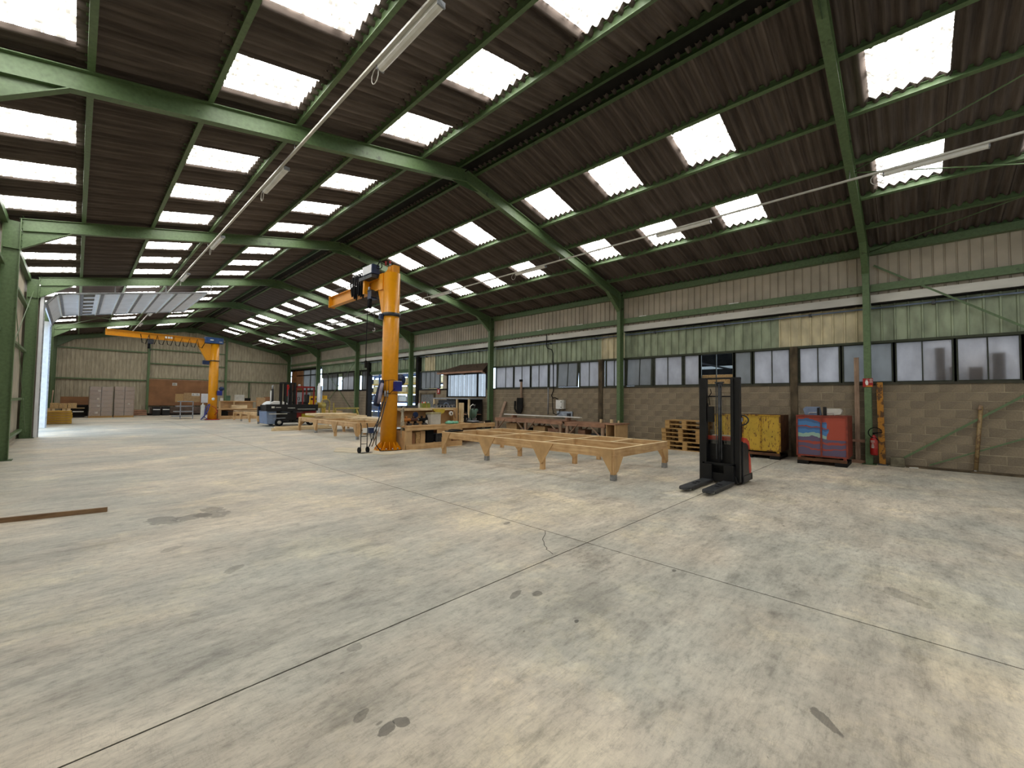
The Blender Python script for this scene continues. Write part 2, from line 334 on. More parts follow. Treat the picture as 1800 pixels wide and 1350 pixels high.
PL=['green portal frame at the back end of the hall',
 'green portal frame whose right column carries the extinguisher sign',
 'long green portal frame with its right column behind the near timber table',
 'green portal frame whose right column stands at the workbench end',
 'green portal frame whose right column stands beside the racking doorway',
 'green portal frame beyond the overhead door and the doorway',
 'last free-standing green portal frame before the far gable',
 'green portal frame standing against the far gable wall']
for y,l in zip(FR[:7]+[42.5],PL): portal(y,l)

# ---------------------------------------------------------------- roof
ceil=struct('ceiling')
PURL=[-1.255,-.01,1.27,2.54,3.82,5.10,6.13,6.62,7.87,9.13,10.42,11.69,12.93,14.02]
for n,x in enumerate(PURL):
    for k in range(7):
        y0,y1=FR[k],FR[k+1]
        zb=zr(ZP,x); s=-1 if x<XM else 1
        h=.135; big=n in (6,7)
        m=MB(); U=Vector((1,0,-S*s)).normalized(); V=Vector((S*s,0,1)).normalized()
        m.sweep([(a+h/2*0,b+h/2) for b,a in [(bb,aa) for bb,aa in iprof(h,.075,.006,.009)]],(x,y0+.002,zb),(x,y1-.002,zb),U,V)
        m.build('purlin',GREEN if not big else GREEN_D,ceil)
PITCH=.1659
def sheet_mesh(x0,x1,skylight=False):
    """corrugated sheet, one module wide in y, sloping from x0 (upper) to x1 (lower)"""
    m=MB(); W=.9957; nw=6; seg=6 if not skylight else 4; n=nw*seg
    zu,zl=0.012,-.012; lap=.14; x1e=x1+(lap if x1>x0 else -lap)
    pr=[(W*i/n,.040*math.cos(2*PI*i/seg)-(.026*i/n if not skylight else 0)) for i in range(n+1+(2 if not skylight else 0))]; n=len(pr)-1
    sg=1 if x1>x0 else -1
    if skylight: x0=x0+sg*.03; x1e=x1-sg*.075
    else: x0=x0-sg*.08
    z0=zr(ZS,x0)+.006; z1=zr(ZS,x1e)-.014
    if skylight:
        vs=[(x0,y,z0+z) for y,z in pr]+[(x1e,y,z1+z) for y,z in pr]; k=n+1
        return m.add(vs,[(i,i+1,k+i+1,k+i) for i in range(n)],True)
    P=pr+[(y,z+.007) for y,z in reversed(pr)]
    k=len(P); vs=[(x0,y,z0+z) for y,z in P]+[(x1e,y,z1+z) for y,z in P]
    m.add(vs,[(i,(i+1)%k,k+(i+1)%k,k+i) for i in range(k)],True); return m
rows=[]
for a,b in zip(PURL[:-1],PURL[1:]):
    if a==6.13: continue
    rows.append((b,a) if a<XM else (a,b))
rows=[(5,)][:0]+[(x0,x1) for x0,x1 in rows]
SKYROWS={(-.01,-1.255),(2.54,1.27),(5.10,3.82),(7.87,9.13),(10.42,11.69)}
Wm=.9957; ystart=Y0+.64-Wm*10
NEAR=[]; FAR=[]
for (x0,x1) in rows:
    xe=x1
    if x1==-1.255: xe=-1.45
    if x1==14.02: xe=14.22
    me=None; ms=None
    for j in range(-0,53):
        y=ystart+j*Wm
        if y+Wm>YE+.9 : break
        k=(j-10)%7
        sky=(x0,x1) in SKYROWS and k in (1,3,5) and not (y>41)
        if sky:
            if ms is None: ms=sheet_mesh(x0,xe,True).mesh('skylight_sheet',SKYM)
            inst(ms,'skylight_sheet',ceil,(0,y,0))
        else:
            if me is None: me=sheet_mesh(x0,xe).mesh('roof_sheet',ROOFM)
            px=Vector(((x0+xe)/2,y+.5,6))-Vector((0,0,1.5)); dep=px.dot(Fv); lat=abs(px.dot(Rv))
            vis=dep>.5 and lat/dep<1.5
            (NEAR if vis else FAR).append((px.length,me,y))
NEAR.sort(key=lambda q:q[0])
for d_,me,y in NEAR[:298]: inst(me,'roof_sheet',ceil,(0,y,0))
m=MB()
for d_,me,y in NEAR[298:]+FAR:
    m.add([(v.co.x,v.co.y+y,v.co.z) for v in me.vertices],[tuple(p.vertices) for p in me.polygons],True)
o=m.build('roof_sheeting_far',ROOFM,ceil); o['kind']='stuff'; o.name='roof_sheeting'
# ridge cap; the dark strip below it stands in for the gap's shade
MB().box(XM-.30,XM+.30,YB,YE,7.165,7.175).build('ridge_gap_shade',DARK,ceil)
MB().sweep([(-.42,-.42*S),(0,0),(.42,-.42*S),(.42,-.42*S+.012),(0,.012),(-.42,-.42*S+.012)],(XM,YB,ZS+.05),(XM,YE+.2,ZS+.05),(1,0,0),(0,0,1)).build('ridge_cap',ROOFM,ceil)
# roof bracing rods in the end bay and the fifth bay
for y0,y1 in ((FR[0],FR[1]),(FR[5],FR[6])):
    for xa,xb in ((6.6,10.4),(10.4,13.8),(2.5,6.1),(-.9,2.5)):
        for p,q in ((y0,y1),(y1,y0)):
            MB().cyl((xa,p,zr(ZB,xa)+.12),(xb,q,zr(ZB,xb)+.12),.012,n=6).build('brace_rod',GREEN,ceil)

# ---------------------------------------------------------------- ribbed cladding helper
def ribbed(x,y0,y1,z0,z1,pitch=.2,depth=.03,inward=-1,flat=.6):
    """vertical ribbed sheet in a plane of constant x"""
    m=MB(); P=[]; y=y0
    while y<y1-.001:
        for a,d in ((0,0),(.80,0),(.84,1),(.95,1)):
            yy=min(y+a*pitch,y1); P.append((yy,d*depth))
        y+=pitch
    P.append((y1,0)); n=len(P)
    Q=[(x-inward*0+inward*0-(-inward)*0+d*(-inward),yy) for yy,d in P]
    vs=[(a,b,z0) for a,b in Q]+[(a,b,z1) for a,b in Q]
    m.add(vs,[(i,i+1,n+i+1,n+i) for i in range(n-1)])
    return m
def ribbed_y(y,x0,x1,zb,ztopf,pitch=.2,depth=.03,flat=.6):
    m=MB(); P=[]; x=x0
    while x<x1-.001:
        for a,d in ((0,0),(.62,0),(.68,1),(.94,1)): P.append((min(x+a*pitch,x1),d*depth))
        x+=pitch
    P.append((x1,0)); n=len(P)
    vs=[(a,y+d,zb) for a,d in P]+[(a,y+d,ztopf(a)) for a,d in P]
    m.add(vs,[(i,i+1,n+i+1,n+i) for i in range(n-1)]); return m

# ---------------------------------------------------------------- right wall
wr=struct('wall_right')
bays=[(FR[k],FR[k+1]) for k in range(7)]
DOOR=(21.2,27.3)
# block work, mortar behind; every visible block a part
def blocks(y0,y1,z1,store):
    MB().box(14.052,14.2,y0,y1,0,z1).build('mortar_backing',MORTAR,wr)
    r=0; z=.0
    while z+.19<=z1+.02:
        y=y0+(0 if r%2 else -.25)
        while y<y1-.02:
            a,b=max(y,y0)+.005,min(y+.5,y1)-.005
            if b-a>.03: store.append((a,b,z+.006,z+.194))
            y+=.5
        z+=.2; r+=1
st=[]
blocks(YB,15.19,2.0,st); blocks(15.19,18.4,1.6,st); blocks(18.4,DOOR[0]-.15,2.0,st); blocks(DOOR[1]+.15,YE,2.0,st)
st.sort(key=lambda b:Vector((14.05,(b[0]+b[1])/2,b[2]-1.5)).length if b[1]>-2.2 else 99)
bm_cache={}
def blockmesh(L,h):
    k=(round(L,3),round(h,3))
    if k not in bm_cache:
        e=.004; x0=0; m=MB()
        m.add([(0,-L/2+e,-h/2+e),(0,L/2-e,-h/2+e),(0,L/2-e,h/2-e),(0,-L/2+e,h/2-e),(e,-L/2,-h/2),(e,L/2,-h/2),(e,L/2,h/2),(e,-L/2,h/2),(.03,-L/2,-h/2),(.03,L/2,-h/2),(.03,L/2,h/2),(.03,-L/2,h/2)],
          [(0,3,2,1)]+[(i,(i+1)%4,4+(i+1)%4,4+i) for i in range(4)]+[(4+i,4+(i+1)%4,8+(i+1)%4,8+i) for i in range(4)])
        bm_cache[k]=m.mesh('concrete_block',BLOCK)
    return bm_cache[k]
rest=MB()
for n,(a,b,z0,z1) in enumerate(st):
    x=14.045+random.uniform(-.004,.005)
    if n<300: inst(blockmesh(b-a,z1-z0),'concrete_block',wr,(x,(a+b)/2,(z0+z1)/2))
    else: rest.box(x,14.075,a,b,z0,z1)
o=rest.build('block_coursing',BLOCK,wr); o['kind']='stuff'
# upper cladding, girts, pale box beam, green sheets, by bay
for k,(y0,y1) in enumerate(bays):
    a,b=y0+.0,y1-.0
    far=k>=5
    sheets=7
    for q in range(sheets):
        ya=a+(b-a)*q/sheets; yb=a+(b-a)*(q+1)/sheets
        ribbed(14.10,ya,yb,4.12 if k<5 else 4.15,5.50,.1991,.028).build('cladding_sheet',BEIGE,wr)
        if not (k>=6):
            mt=GREENSHEET
            mid=(ya+yb)/2
            if 1.0<mid<3.1 or 7.74<mid<8.7 or 19.6<mid<20.9: mt=CREAM
            ribbed(14.22,ya,yb,3.10,4.15,.249,-.04).build('lower_cladding_sheet',mt,wr)
    c0,c1=a+.08,b-.08
    MB().box(13.93,14.09,c0,c1,5.33,5.345).box(13.93,13.942,c0,c1,5.345,5.50).build('eave_girt',GREEN,wr)
    MB().sweep([(0,0),(.10,0),(.10,.012),(.012,.012),(.012,.17),(.10,.17),(.10,.182),(0,.182)],(13.97,c0,4.38),(13.97,c1,4.38),(1,0,0),(0,0,1)).build('girt',GREEN,wr)
    if k<5:
        MB().box(13.985,14.09,c0,c1,4.09,4.29).build('box_beam',WHITEGREY,wr)
        MB().box(14.0,14.25,c0,c1,4.06,4.085).build('beam_flashing',DARK,wr)
        MB().cyl((14.12,c0,3.97),(14.12,c1,3.97),.02,n=8).build('air_pipe',BLUEGREY,wr)
        for q in range(3):
            yy=c0+(c1-c0)*(q+.5)/3; MB().box(14.09,14.2,yy-.03,yy+.03,3.92,4.0).build('pipe_clip',STEEL_D,wr)
    else:
        MB().box(13.985,14.09,c0,c1,4.05,4.16).build('rail_beam',GREEN_D,wr)
# small strip lights' white tabs on the girt
for y in (3.9,6.9,9.6,11.7): MB().box(13.95,13.975,y-.14,y+.14,4.555,4.585).build('girt_tab',WHITE,wr)
# lintel between green sheet and windows
MB().box(14.10,14.26,YB,DOOR[0],3.06,3.12).build('window_head',m_plain('dark_head','3A3F2E',.7),wr)
MB().box(14.02,14.26,YB,15.19,2.0,2.055).build('window_sill_rail',m_plain('dark_sill','3A382B',.7),wr)
MB().box(14.02,14.26,18.4,DOOR[0]-.15,2.0,2.07).build('window_sill_rail',DARK,wr)
# door posts and head of the racking doorway
for y in DOOR: MB().box(13.98,14.3,y-.12,y+.12,0,4.0).build('doorway_post',DARK,wr)
MB().box(14.1,14.3,DOOR[0],DOOR[1],3.15,3.32).build('doorway_head',GREEN_D,wr)
MB().box(14.02,14.26,DOOR[1]+.12,YE,2.0,2.1).build('window_sill_rail',DARK,wr)
MB().box(14.12,14.26,DOOR[1]+.12,YE,3.42,3.5).build('window_head',DARK,wr)
# intermediate stained posts
for y,z1 in ((8.66,3.1),(2.37,3.1),(-4.1,3.1)): MB().box(13.99,14.2,y-.085,y+.085,0,z1).build('intermediate_post',POSTM,wr)
# bottom angle along the wall
MB().box(13.80,14.04,YB,.10,0,.035).build('floor_kerb',POSTM,wr)
# crossed braces in the near end bay and in bay five
for y0,y1 in ((FR[0],FR[1]),):
    MB().bar((13.99,.62,5.05),(13.99,-5.9,.05),.045,.012,(1,0,0)).build('wall_brace',GREEN,wr)
    MB().bar((13.95,.25,.12),(13.95,-5.9,5.05),.045,.012,(1,0,0)).build('wall_brace',GREEN,wr)
    MB().bar((13.97,-.3,.08),(13.97,-3.3,1.6),.03,.010,(1,0,0)).build('wall_brace',GREEN,wr)
y0,y1=FR[5],FR[6]
MB().bar((13.97,y0+.1,4.4),(13.97,y1-.1,.1),.045,.012,(1,0,0)).build('wall_brace',GREEN,wr)
MB().bar((13.99,y0+.1,.1),(13.99,y1-.1,4.4),.045,.012,(1,0,0)).build('wall_brace',GREEN,wr)

# ---------------------------------------------------------------- windows of the right wall
FRAME_D=m_plain('dark_window_frame','2F3326',.6,.1,.2,8)
WN=[0]
def window(edges,z0=2.06,z1=3.07,tilt=0,glass=PANE,frame=FRAME_D,x=14.16,missing=False,fr=.022):
    """steel window: edges are the y of its mullions, high to low"""
    WN[0]+=1; ya,yb=edges[0],edges[-1]
    t=struct('window_%d'%WN[0],(x,0,z1 if tilt<0 else z0))
    base=z1 if tilt<0 else z0
    if tilt: t.rotation_euler=(0,-tilt if tilt>0 else -tilt,0)
    o=t.location
    f=MB()
    f.box(x-.02,x+.02,ya,yb,z0,z0+fr*1.3); f.box(x-.02,x+.02,ya,yb,z1-fr*1.3,z1)
    for q in edges:
        h_=.035 if q in (ya,yb) else fr/2
        f.box(x-.022,x+.022,q-h_,q+h_,z0,z1)
    fo=f.build('window_frame',frame,t)
    if not missing:
        for a,b in zip(edges,edges[1:]):
            MB().box(x-.003,x+.003,min(a,b)+fr/2,max(a,b)-fr/2,z0+fr*1.3,z1-fr*1.3).build('pane',glass,fo)
    return t
for e in ([14.6,13.95,13.43],[13.40,12.9,12.38],[12.35,11.88,11.35],[11.30,11.07,10.86]): window(e)
window([10.82,10.29,9.8],tilt=-.07,glass=PANE_D,z1=3.07)
window([9.72,9.26,8.79]); window([8.50,8.14,7.68])
window([7.61,7.09,6.62],tilt=-.06,glass=PANE_D,z1=3.07)
window([6.55,6.06,5.55]); window([5.50,4.99])
window([4.97,4.48,3.96],missing=True); window([3.94,3.46],glass=PANE_D); window([3.42,2.93,2.47])
window([2.27,1.83,1.34]); window([1.30,.80,.29],glass=PANE_D,z1=3.07)
for e in ([.26,-.23,-.76],[-.79,-1.28,-1.77],[-1.8,-2.3,-2.8],[-2.85,-3.4,-3.95],[-4.2,-4.8,-5.4],[-5.45,-6,-6.6]): window(e)
window([20.97,20.5,20.07,19.62,19.13],z0=2.1,z1=3.1,glass=PANE_D)
window([DOOR[1]+.25,27.9,28.4],z0=2.1,z1=3.4,glass=PANE_B)
window([28.8,29.6],z0=2.1,z1=3.4,glass=PANE_B); window([29.7,30.6,31.5],z0=2.1,z1=3.4); window([31.6,32.4],z0=2.1,z1=3.4,missing=True); window([32.5,33.4,34.2],z0=2.1,z1=3.4,glass=PANE_D); window([34.3,35.2],z0=2.1,z1=3.4,glass=PANE_D)
window([35.9,36.9,37.9],z0=2.1,z1=4.0,glass=PANE_D); window([38,39.5],z0=2.1,z1=4.0,glass=PANE_D)
MB().box(14.12,14.2,39.6,42.4,1.9,4.0).build('timber_panel',MDF,wr); MB().box(14.10,14.12,41.2,42.4,0.02,4.0).build('timber_panel',m_plain('ochre_board','8A5A30',.7),wr)
MB().box(14.1,14.3,35.8,YE,3.9,4.1).build('lintel_beam',DARK,wr)
# clear corrugated bay under the rusty hood
WN[0]+=1; t=struct('window_%d'%WN[0])
for q in range(9):
    a=15.2+q*.355; ribbed(14.13,a,a+.35,1.66,2.80,.175,.03).build('clear_sheet',PANE_B if 1<q<8 else PANE_D,t)
f=MB(); f.box(14.05,14.15,15.19,18.4,1.6,1.66).box(14.05,14.15,15.19,18.4,2.80,2.86)
for q in (15.22,15.9,18.38): f.box(14.06,14.14,q-.03,q+.03,1.6,2.86)
f.build('window_frame',DARK,t)
ribbed(14.1,18.42,18.8,2.02,3.1,.18,.03).build('grey_sheet',BEIGE,wr)
MB().poly([(14.1,15.1,3.32),(14.1,17.3,3.32),(14.1,18.75,3.02),(14.1,18.75,2.84),(14.1,17.3,2.84),(14.1,15.1,2.84)],(-1,0,0),.02).build('hood_backing',ROOFTILE,wr)
hd=thing('wall_hood','rusty brown sloping hood over the clear sheet window','canopy',(13.9,16.8,2.9))
MB().poly([(14.08,15.1,3.30),(14.08,17.3,3.30),(13.70,18.85,2.98),(13.70,15.1,2.92)],(0,0,-1),.03).build('hood_roof',ROOFTILE,hd)
MB().box(13.68,13.72,15.1,18.8,2.84,2.93).build('fascia',OLDW[1],hd)
for y in (15.3,16.9,18.4): MB().bar((14.08,y,2.8),(13.75,y,2.88),.05,.06).build('bracket',OLDW[0],hd)
# small corrugated shutter low in the wall beside the doorway
ribbed(14.0,19.5,20.75,.9,1.75,.12,.03).build('shutter_sheet',STEEL,wr)
MB().box(13.97,14.05,19.4,20.85,1.75,1.85).box(13.97,14.05,19.4,19.5,.9,1.75).box(13.97,14.05,20.75,20.85,.9,1.75).build('shutter_frame',POSTM,wr)

# ---------------------------------------------------------------- left wall and gables
wl=struct('wall_left')
OD=(21.92,27.85)   # overhead door opening
for k,(y0,y1) in enumerate(bays):
    for q in range(7):
        ya=y0+D*q/7; yb=y0+D*(q+1)/7
        lo=4.55 if k==4 else 0
        ribbed(XWL,ya,yb,lo,5.52,.1991,.028,inward=1).build('cladding_sheet',BEIGE,wl)
    for z in ((.25,1.3,2.9,4.4) if k!=4 else (4.6,)):
        MB().box(XWL+.03,XWL+.13,y0+.07,y1-.07,z,z+.07).build('girt',GREEN,wl)
    MB().box(XWL+.03,XWL+.14,y0+.07,y1-.07,5.35,5.5).build('eave_girt',GREEN_D,wl)
y0,y1=FR[3],FR[4]
MB().bar((XWL+.22,y0+.1,2.2),(XWL+.22,y1-.2,5.0),.045,.012,(1,0,0)).build('wall_brace',GREEN,wl)
MB().bar((XWL+.2,y0+.1,4.9),(XWL+.2,y1-.2,.2),.045,.012,(1,0,0)).build('wall_brace',GREEN,wl)
wf=struct('wall_far')
def gab(x): return zr(ZS,x)-.02
for q in range(15):
    xa=-1.33+q*1.03; xb=min(xa+1.03,14.2)
    MB_=ribbed_y(42.62,xa,xb,0,gab,.206,.03); MB_.build('cladding_sheet',BEIGE_D,wf)
for z in (2.6,4.75): MB().box(-1.2,3.72,42.50,42.6,z,z+.09).build('girt',GREEN,wf)
for z in (2.78,3.95,5.05,6.1): MB().box(3.9,8.76,42.50,42.6,z,z+.08).build('girt',GREEN,wf)
for z in (2.75,4.55): MB().box(8.95,13.7,42.50,42.6,z,z+.08).build('girt',GREEN,wf)
for x in (3.81,8.85): MB().sweep(iprof(.16,.14),(x,42.48,0),(x,42.48,zr(ZB,x)),(0,1,0),(1,0,0)).build('gable_post',GREEN,wf)
MB().box(10.6,10.68,42.52,42.6,0,2.75).build('gable_post',GREEN_D,wf)
wb=struct('wall_back')
MB().box(-1.5,14.3,YB-.1,YB,0,8).build('cladding_sheet',BEIGE,wb)

# ---------------------------------------------------------------- overhead sectional door in the left wall
dr=struct('door_1')
XD=XWL+.43
MB().box(XD-.06,XD+.02,OD[0]-.22,OD[0],0,4.95).build('door_jamb',PALEDOOR,dr)
MB().box(XD-.06,XD+.02,OD[1],OD[1]+.22,0,4.75).build('door_jamb',PALEDOOR,dr)
MB().box(XWL-.02,XD-.06,OD[1],OD[1]+.05,0,4.75).build('door_reveal',WHITE,dr)
MB().box(XWL-.08,XD-.06,OD[0]-.05,OD[0],0,5.0).build('door_reveal',BEIGE,dr)
MB().box(XWL-.08,XWL-.04,FR[4]-.2,OD[0],0,5.4).build('closing_plate',BEIGE,dr)
def zd(x): return 5.10+.205*(x+.56)   # underside of the parked door follows the roof
secs=[(-.86,4.62,-.58,5.06)]; x=-.57
for k in range(8): secs.append((x,zd(x)-.02,x+.535,zd(x+.535)-.02)); x+=.545
for k,(xa,za,xb,zb) in enumerate(secs):
    a=Vector((xa,0,za)); b=Vector((xb,0,zb)); d=(b-a).normalized(); N=Vector((0,1,0)).cross(d); L=(b-a).length
    if N.z<0: N=-N
    def cornr(s_,y,n): p=a+d*s_+N*n; return (p.x,y,p.z)
    m=MB()
    def slabq(s0,s1,y0,y1,n0,n1):
        V=[cornr(s,y,n) for n in (n0,n1) for (s,y) in ((s0,y0),(s1,y0),(s1,y1),(s0,y1))]
        m.add(V,[(0,3,2,1),(4,5,6,7),(0,1,5,4),(1,2,6,5),(2,3,7,6),(3,0,4,7)])
    ya,yb=OD[0]+.05,OD[1]-.05
    if k==2:
        n=6; slabq(0,.10,ya,yb,.0,.04); slabq(L-.13,L,ya,yb,0,.04)
        wd=(yb-ya)/n
        for q in range(n+1):
            c=ya+q*wd; slabq(.10,L-.13,max(ya,c-.16),min(yb,c+.16),0,.04)
    else: slabq(0,L,ya,yb,0,.04)
    sec=m.build('door_section',PALEDOOR,dr)
    m=MB(); slabq(L-.03,L,ya,yb,-.05,-.001); m.build('section_rail',WHITE,sec)
    m=MB(); slabq(.0,.10,ya,yb,-.02,-.001); m.build('section_joint',m_plain('section_joint_grey','7C7E84',.5) if k==0 else bpy.data.materials['section_joint_grey'],sec)
    m=MB()
    for c in (ya,yb-.06): slabq(.10,L-.03,c,c+.06,-.02,-.001)
    m.build('section_stile',GREYM,sec)
    if k==2:
        m=MB(); slabq(.10,L-.13,ya,yb,.018,.022); m.build('window_strip',m_plain('smoked_pane','4D4F50',.2),sec)
for y in (OD[0]+.01,OD[1]-.01):
    pts=[(XD+.03,y,.1),(XD+.03,y,4.45),(-.84,y,4.70),(-.72,y,4.92),(-.55,y,5.05),(-.3,y,5.12)]+[(xx,y,zd(xx)-.03) for xx in (.2,1,2,3,4)]
    m=MB(); m.tube(pts,.025,6); m.build('door_track',STEEL,dr)
    m=MB(); m.box(XD+.0,XD+.05,y-.03,y+.03,0,4.5); m.build('track_angle',STEEL,dr)
for y in (OD[0]-.02,OD[1]+.02):
    for xx in (.9,2.4,3.9): MB().bar((xx,y,zd(xx)),(xx,y,zd(xx)+.32),.03,.03).build('track_hanger',STEEL,dr)
MB().box(XD-.05,XD,OD[0],OD[1],4.78,4.95).build('door_head',GREEN_D,dr)

# ---------------------------------------------------------------- outside
og=struct('ground_outside')
YARD=m_plain('yard_concrete','C4C8CE',.8,0,.1,1,.2)
MB().box(-60,XWL-.3,-40,90,-.4,-.03).box(15.6,60,-40,90,-.4,-.03).build('yard',YARD,og)
# neighbouring hall seen through the missing panes: roof, trusses and wall painted dark for the unlit interior
nb=struct('wall_neighbour')
MB().box(24.6,24.8,3.4,12.7,0,5.3).build('neighbour_wall',DARK,nb)
MB().box(24.4,24.5,4.6,11.5,3.35,3.5).build('pale_strip',WHITE,nb)  # lit strip within the dim hall, put in as white
for q in range(14): MB().box(24.45,24.5,4.8+q*.45,5.0+q*.45,2.75,2.85).build('pale_slot',WHITE,nb)
MB().poly([(18.2,3.4,4.35),(24.8,3.4,5.2),(24.8,12.7,5.2),(18.2,12.7,4.35)],(0,0,1),.08).build('neighbour_roof',DARK,nb)
for y in (5,7,9,11):
    m=MB(); m.bar((18.3,y,4.25),(24.5,y,4.25),.08,.12); m.bar((18.3,y,3.3),(24.5,y,4.9),.06,.08); m.bar((18.3,y,3.3),(24.5,y,3.3),.05,.08); m.build('neighbour_truss',DARK,nb)
MB().box(18.1,18.2,4.6,11.5,4.2,4.45).build('neighbour_eave',GREYM,nb)
for y in (4.7,11.4): MB().box(18.1,18.25,y-.08,y+.08,-.03,4.4).build('neighbour_post',STEEL_D,nb)
# things standing outside, right behind the panes
def outside_box(y0,y1,z1,lab,x0=14.19,mat=OSB,z0=2.07):
    t=thing('storage_crate',lab,'crate',(x0+.2,(y0+y1)/2,-.03),None)
    MB().box(x0,x0+.55,y0,y1,z0,z1).build('crate_body',mat,t,bevel=.006)
    m=MB(); m.box(14.32,14.6,y0+.02,y0+.06,-.03,z0).box(14.32,14.6,y1-.06,y1-.02,-.03,z0); m.build('crate_stand',OLDW[2],t)
outside_box(-.62,-.44,2.88,'tall narrow brown carton seen through the pane right of the extinguisher post')
outside_box(-.83,-.70,2.42,'small brown carton at the mullion behind the glass right of the tall one')
outside_box(-1.20,-.98,2.40,'low double brown carton behind the second last visible pane')
outside_box(-1.55,-1.34,2.70,'brown carton behind the last visible pane at the picture edge')
outside_box(4.0,5.0,2.40,'brown board pile showing through the two missing panes above the stacker',14.4,OSB,2.07)

# rack outside the doorway
rk=thing('pallet_rack','blue pallet racking loaded with goods outside the wide doorway','rack',(17.6,28,-.03))
ys_=[23.4,26.1,28.8,31.5,34.2]
for y in ys_:
    for x in (17.2,18.2): MB().box(x-.05,x+.05,y-.05,y+.05,-.03,4.2).build('upright',RACKBLUE,rk)
for z in (.55,1.25,1.95,2.65,3.35):
    for x in (17.17,18.23):
        MB().box(x-.03,x+.03,ys_[0],ys_[-1],z-.1,z).build('beam',m_plain('beam_yellow','C9A24A',.5) if z in(1.95,2.65) and x<18 else RACKBLUE,rk)
cols=[WHITED,m_plain('cream_goods','CDB98A',.6),BLUE_D,GREYM,STEEL_D,WHITE,BLUEGREY]
names=['white','cream','dark blue','grey','charcoal','bright white','blue grey']
zlab={.0:'floor',.55:'lowest',1.25:'second',1.95:'third',2.65:'fourth',3.35:'top'}
for bi in range(4):
    for z in (.0,.55,1.25,1.95,2.65,3.35):
        for q in range(2):
            c=random.randrange(7) if z<3 else random.choice([0,5])
            if z in(1.95,2.65) and random.random()<.6: c=1
            y=ys_[bi]+.2+q*1.25; hh=random.uniform(.28,.5); zz=z if z else -.03
            t=thing('rack_carton','%s carton, %s level of outdoor rack, bay %s, %s half'%(names[c],zlab[z],['one','two','three','four'][bi],['near','far'][q]),'carton',(17.7,y+.5,zz),'cartons on the outdoor rack')
            MB().box(17.25,18.15,y,y+random.uniform(.85,1.1),zz+.04,zz+.04+hh).build('carton_body',cols[c],t,bevel=.01)
            MB().box(17.23,18.17,y,y+1.1,zz,zz+.04).build('carton_base',PALLET,t)

# ================================================================ THINGS
# ---------------------------------------------------------------- timber assembly frames
def timber_frame(name,label,y0,n,pitch,extra=True,x0=7.03,x1=9.375,h=.593,group='low timber assembly tables'):
    y1=y0+n*pitch
    t=thing(name,label,'timber frame',(x0,y0,0),group)
    T=.045; R=.165
    WX,WY,WZ=TREEBRD
    MB().box(x0,x0+T,y0,y1,h-R,h).build('side_rail',WY,t); MB().box(x1-T,x1,y0,y1,h-R,h).build('side_rail',WY,t)
    xm=(x0+x1)/2+.08
    e=.007  # thin caps on the rail tops, coloured as if lit from above
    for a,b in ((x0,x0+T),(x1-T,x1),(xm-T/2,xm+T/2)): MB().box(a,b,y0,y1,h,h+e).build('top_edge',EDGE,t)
    for k in range(n+1):
        y=y0+k*pitch; ya=y if k==0 else (y-T if k==n else y-T/2)
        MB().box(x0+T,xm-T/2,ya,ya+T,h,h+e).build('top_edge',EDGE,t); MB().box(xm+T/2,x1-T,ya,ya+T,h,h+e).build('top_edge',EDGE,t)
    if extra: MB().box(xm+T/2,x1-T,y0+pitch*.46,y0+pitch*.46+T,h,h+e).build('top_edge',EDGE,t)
    MB().box(xm-T/2,xm+T/2,y0+T,y1-T,h-R,h-.002).build('middle_rail',WY,t)
    for k in range(n+1):
        y=y0+k*pitch; ya=y if k==0 else (y-T if k==n else y-T/2)
        MB().box(x0+T+.001,x1-T-.001,ya,ya+T,h-R,h-.001).build('cross_rail',WX,t)
    if extra:
        MB().box(xm+T/2,x1-T,y0+pitch*.46,y0+pitch*.46+T,h-R,h-.002).build('cross_rail',WX,t)
    lw=.10
    for k in range(n+1):
        y=y0+k*pitch
        for x,s in ((x0,-1),(x1,1),(xm,0)):
            if s==0 and k in (0,n): continue
            zb=0.0
            ya=y-lw/2 if 0<k<n else (y if k==0 else y-lw)
            # leg proper: square timber down to the floor
            xa=(x0+.002 if s<0 else (x1-T-.04 if s>0 else x-.05))
            MB().box(xa,xa+.085,ya+.004,ya+lw-.004,0,h-R if s==0 else h-R+.01).build('leg',WZ,t)
            # plywood gussets tapering from rail to leg
            xo=x0-.018 if s<0 else (x1 if s>0 else x-.06)
            P=[]
            L=.40
            if k>0: tp=h-.012 if s else h-R; P=[(ya-.27,tp),(ya+lw/2,tp),(ya+lw/2,.13),(ya,.17)]
            if P: MB().poly([(xo,a,b) for a,b in P],(1,0,0),.018).build('gusset',PLY_G,t)
            if k<n:
                tp=h-.012 if s else h-R; P=[(ya+lw/2+.004,tp),(ya+lw+.27,tp),(ya+lw,.17),(ya+lw/2+.004,.13)]
                MB().poly([(xo,a,b) for a,b in P],(1,0,0),.018).build('gusset',PLY_G,t)
            if k in (0,n) and s:
                yo=y0-.018 if k==0 else y1
                L2=.34; q=-s
                xe=x0 if s<0 else x1
                P=[(xe,h-R+.02),(xe+q*.30,h-R+.02),(xe+q*.10,.17),(xe,.13)]
                MB().poly([(a,yo,b) for a,b in P],(0,1,0),.018).build('gusset',PLY_G,t)
            if (k+n)%2==1 or k==0:
                if s: MB().box(xa-.004,xa+.089,ya,ya+lw,0,.11).build('steel_foot',STEEL,t)
    return t
timber_frame('assembly_table','large low timber assembly frame beside the stacker, nearest of the three',4.03,3,1.78)
timber_frame('assembly_table','low timber assembly frame behind the near jib crane, loose boards stacked on it',14.4,3,1.9,False)
timber_frame('assembly_table','low timber assembly frame in front of the far crane, left of the black forklift',26.2,3,1.75,False)
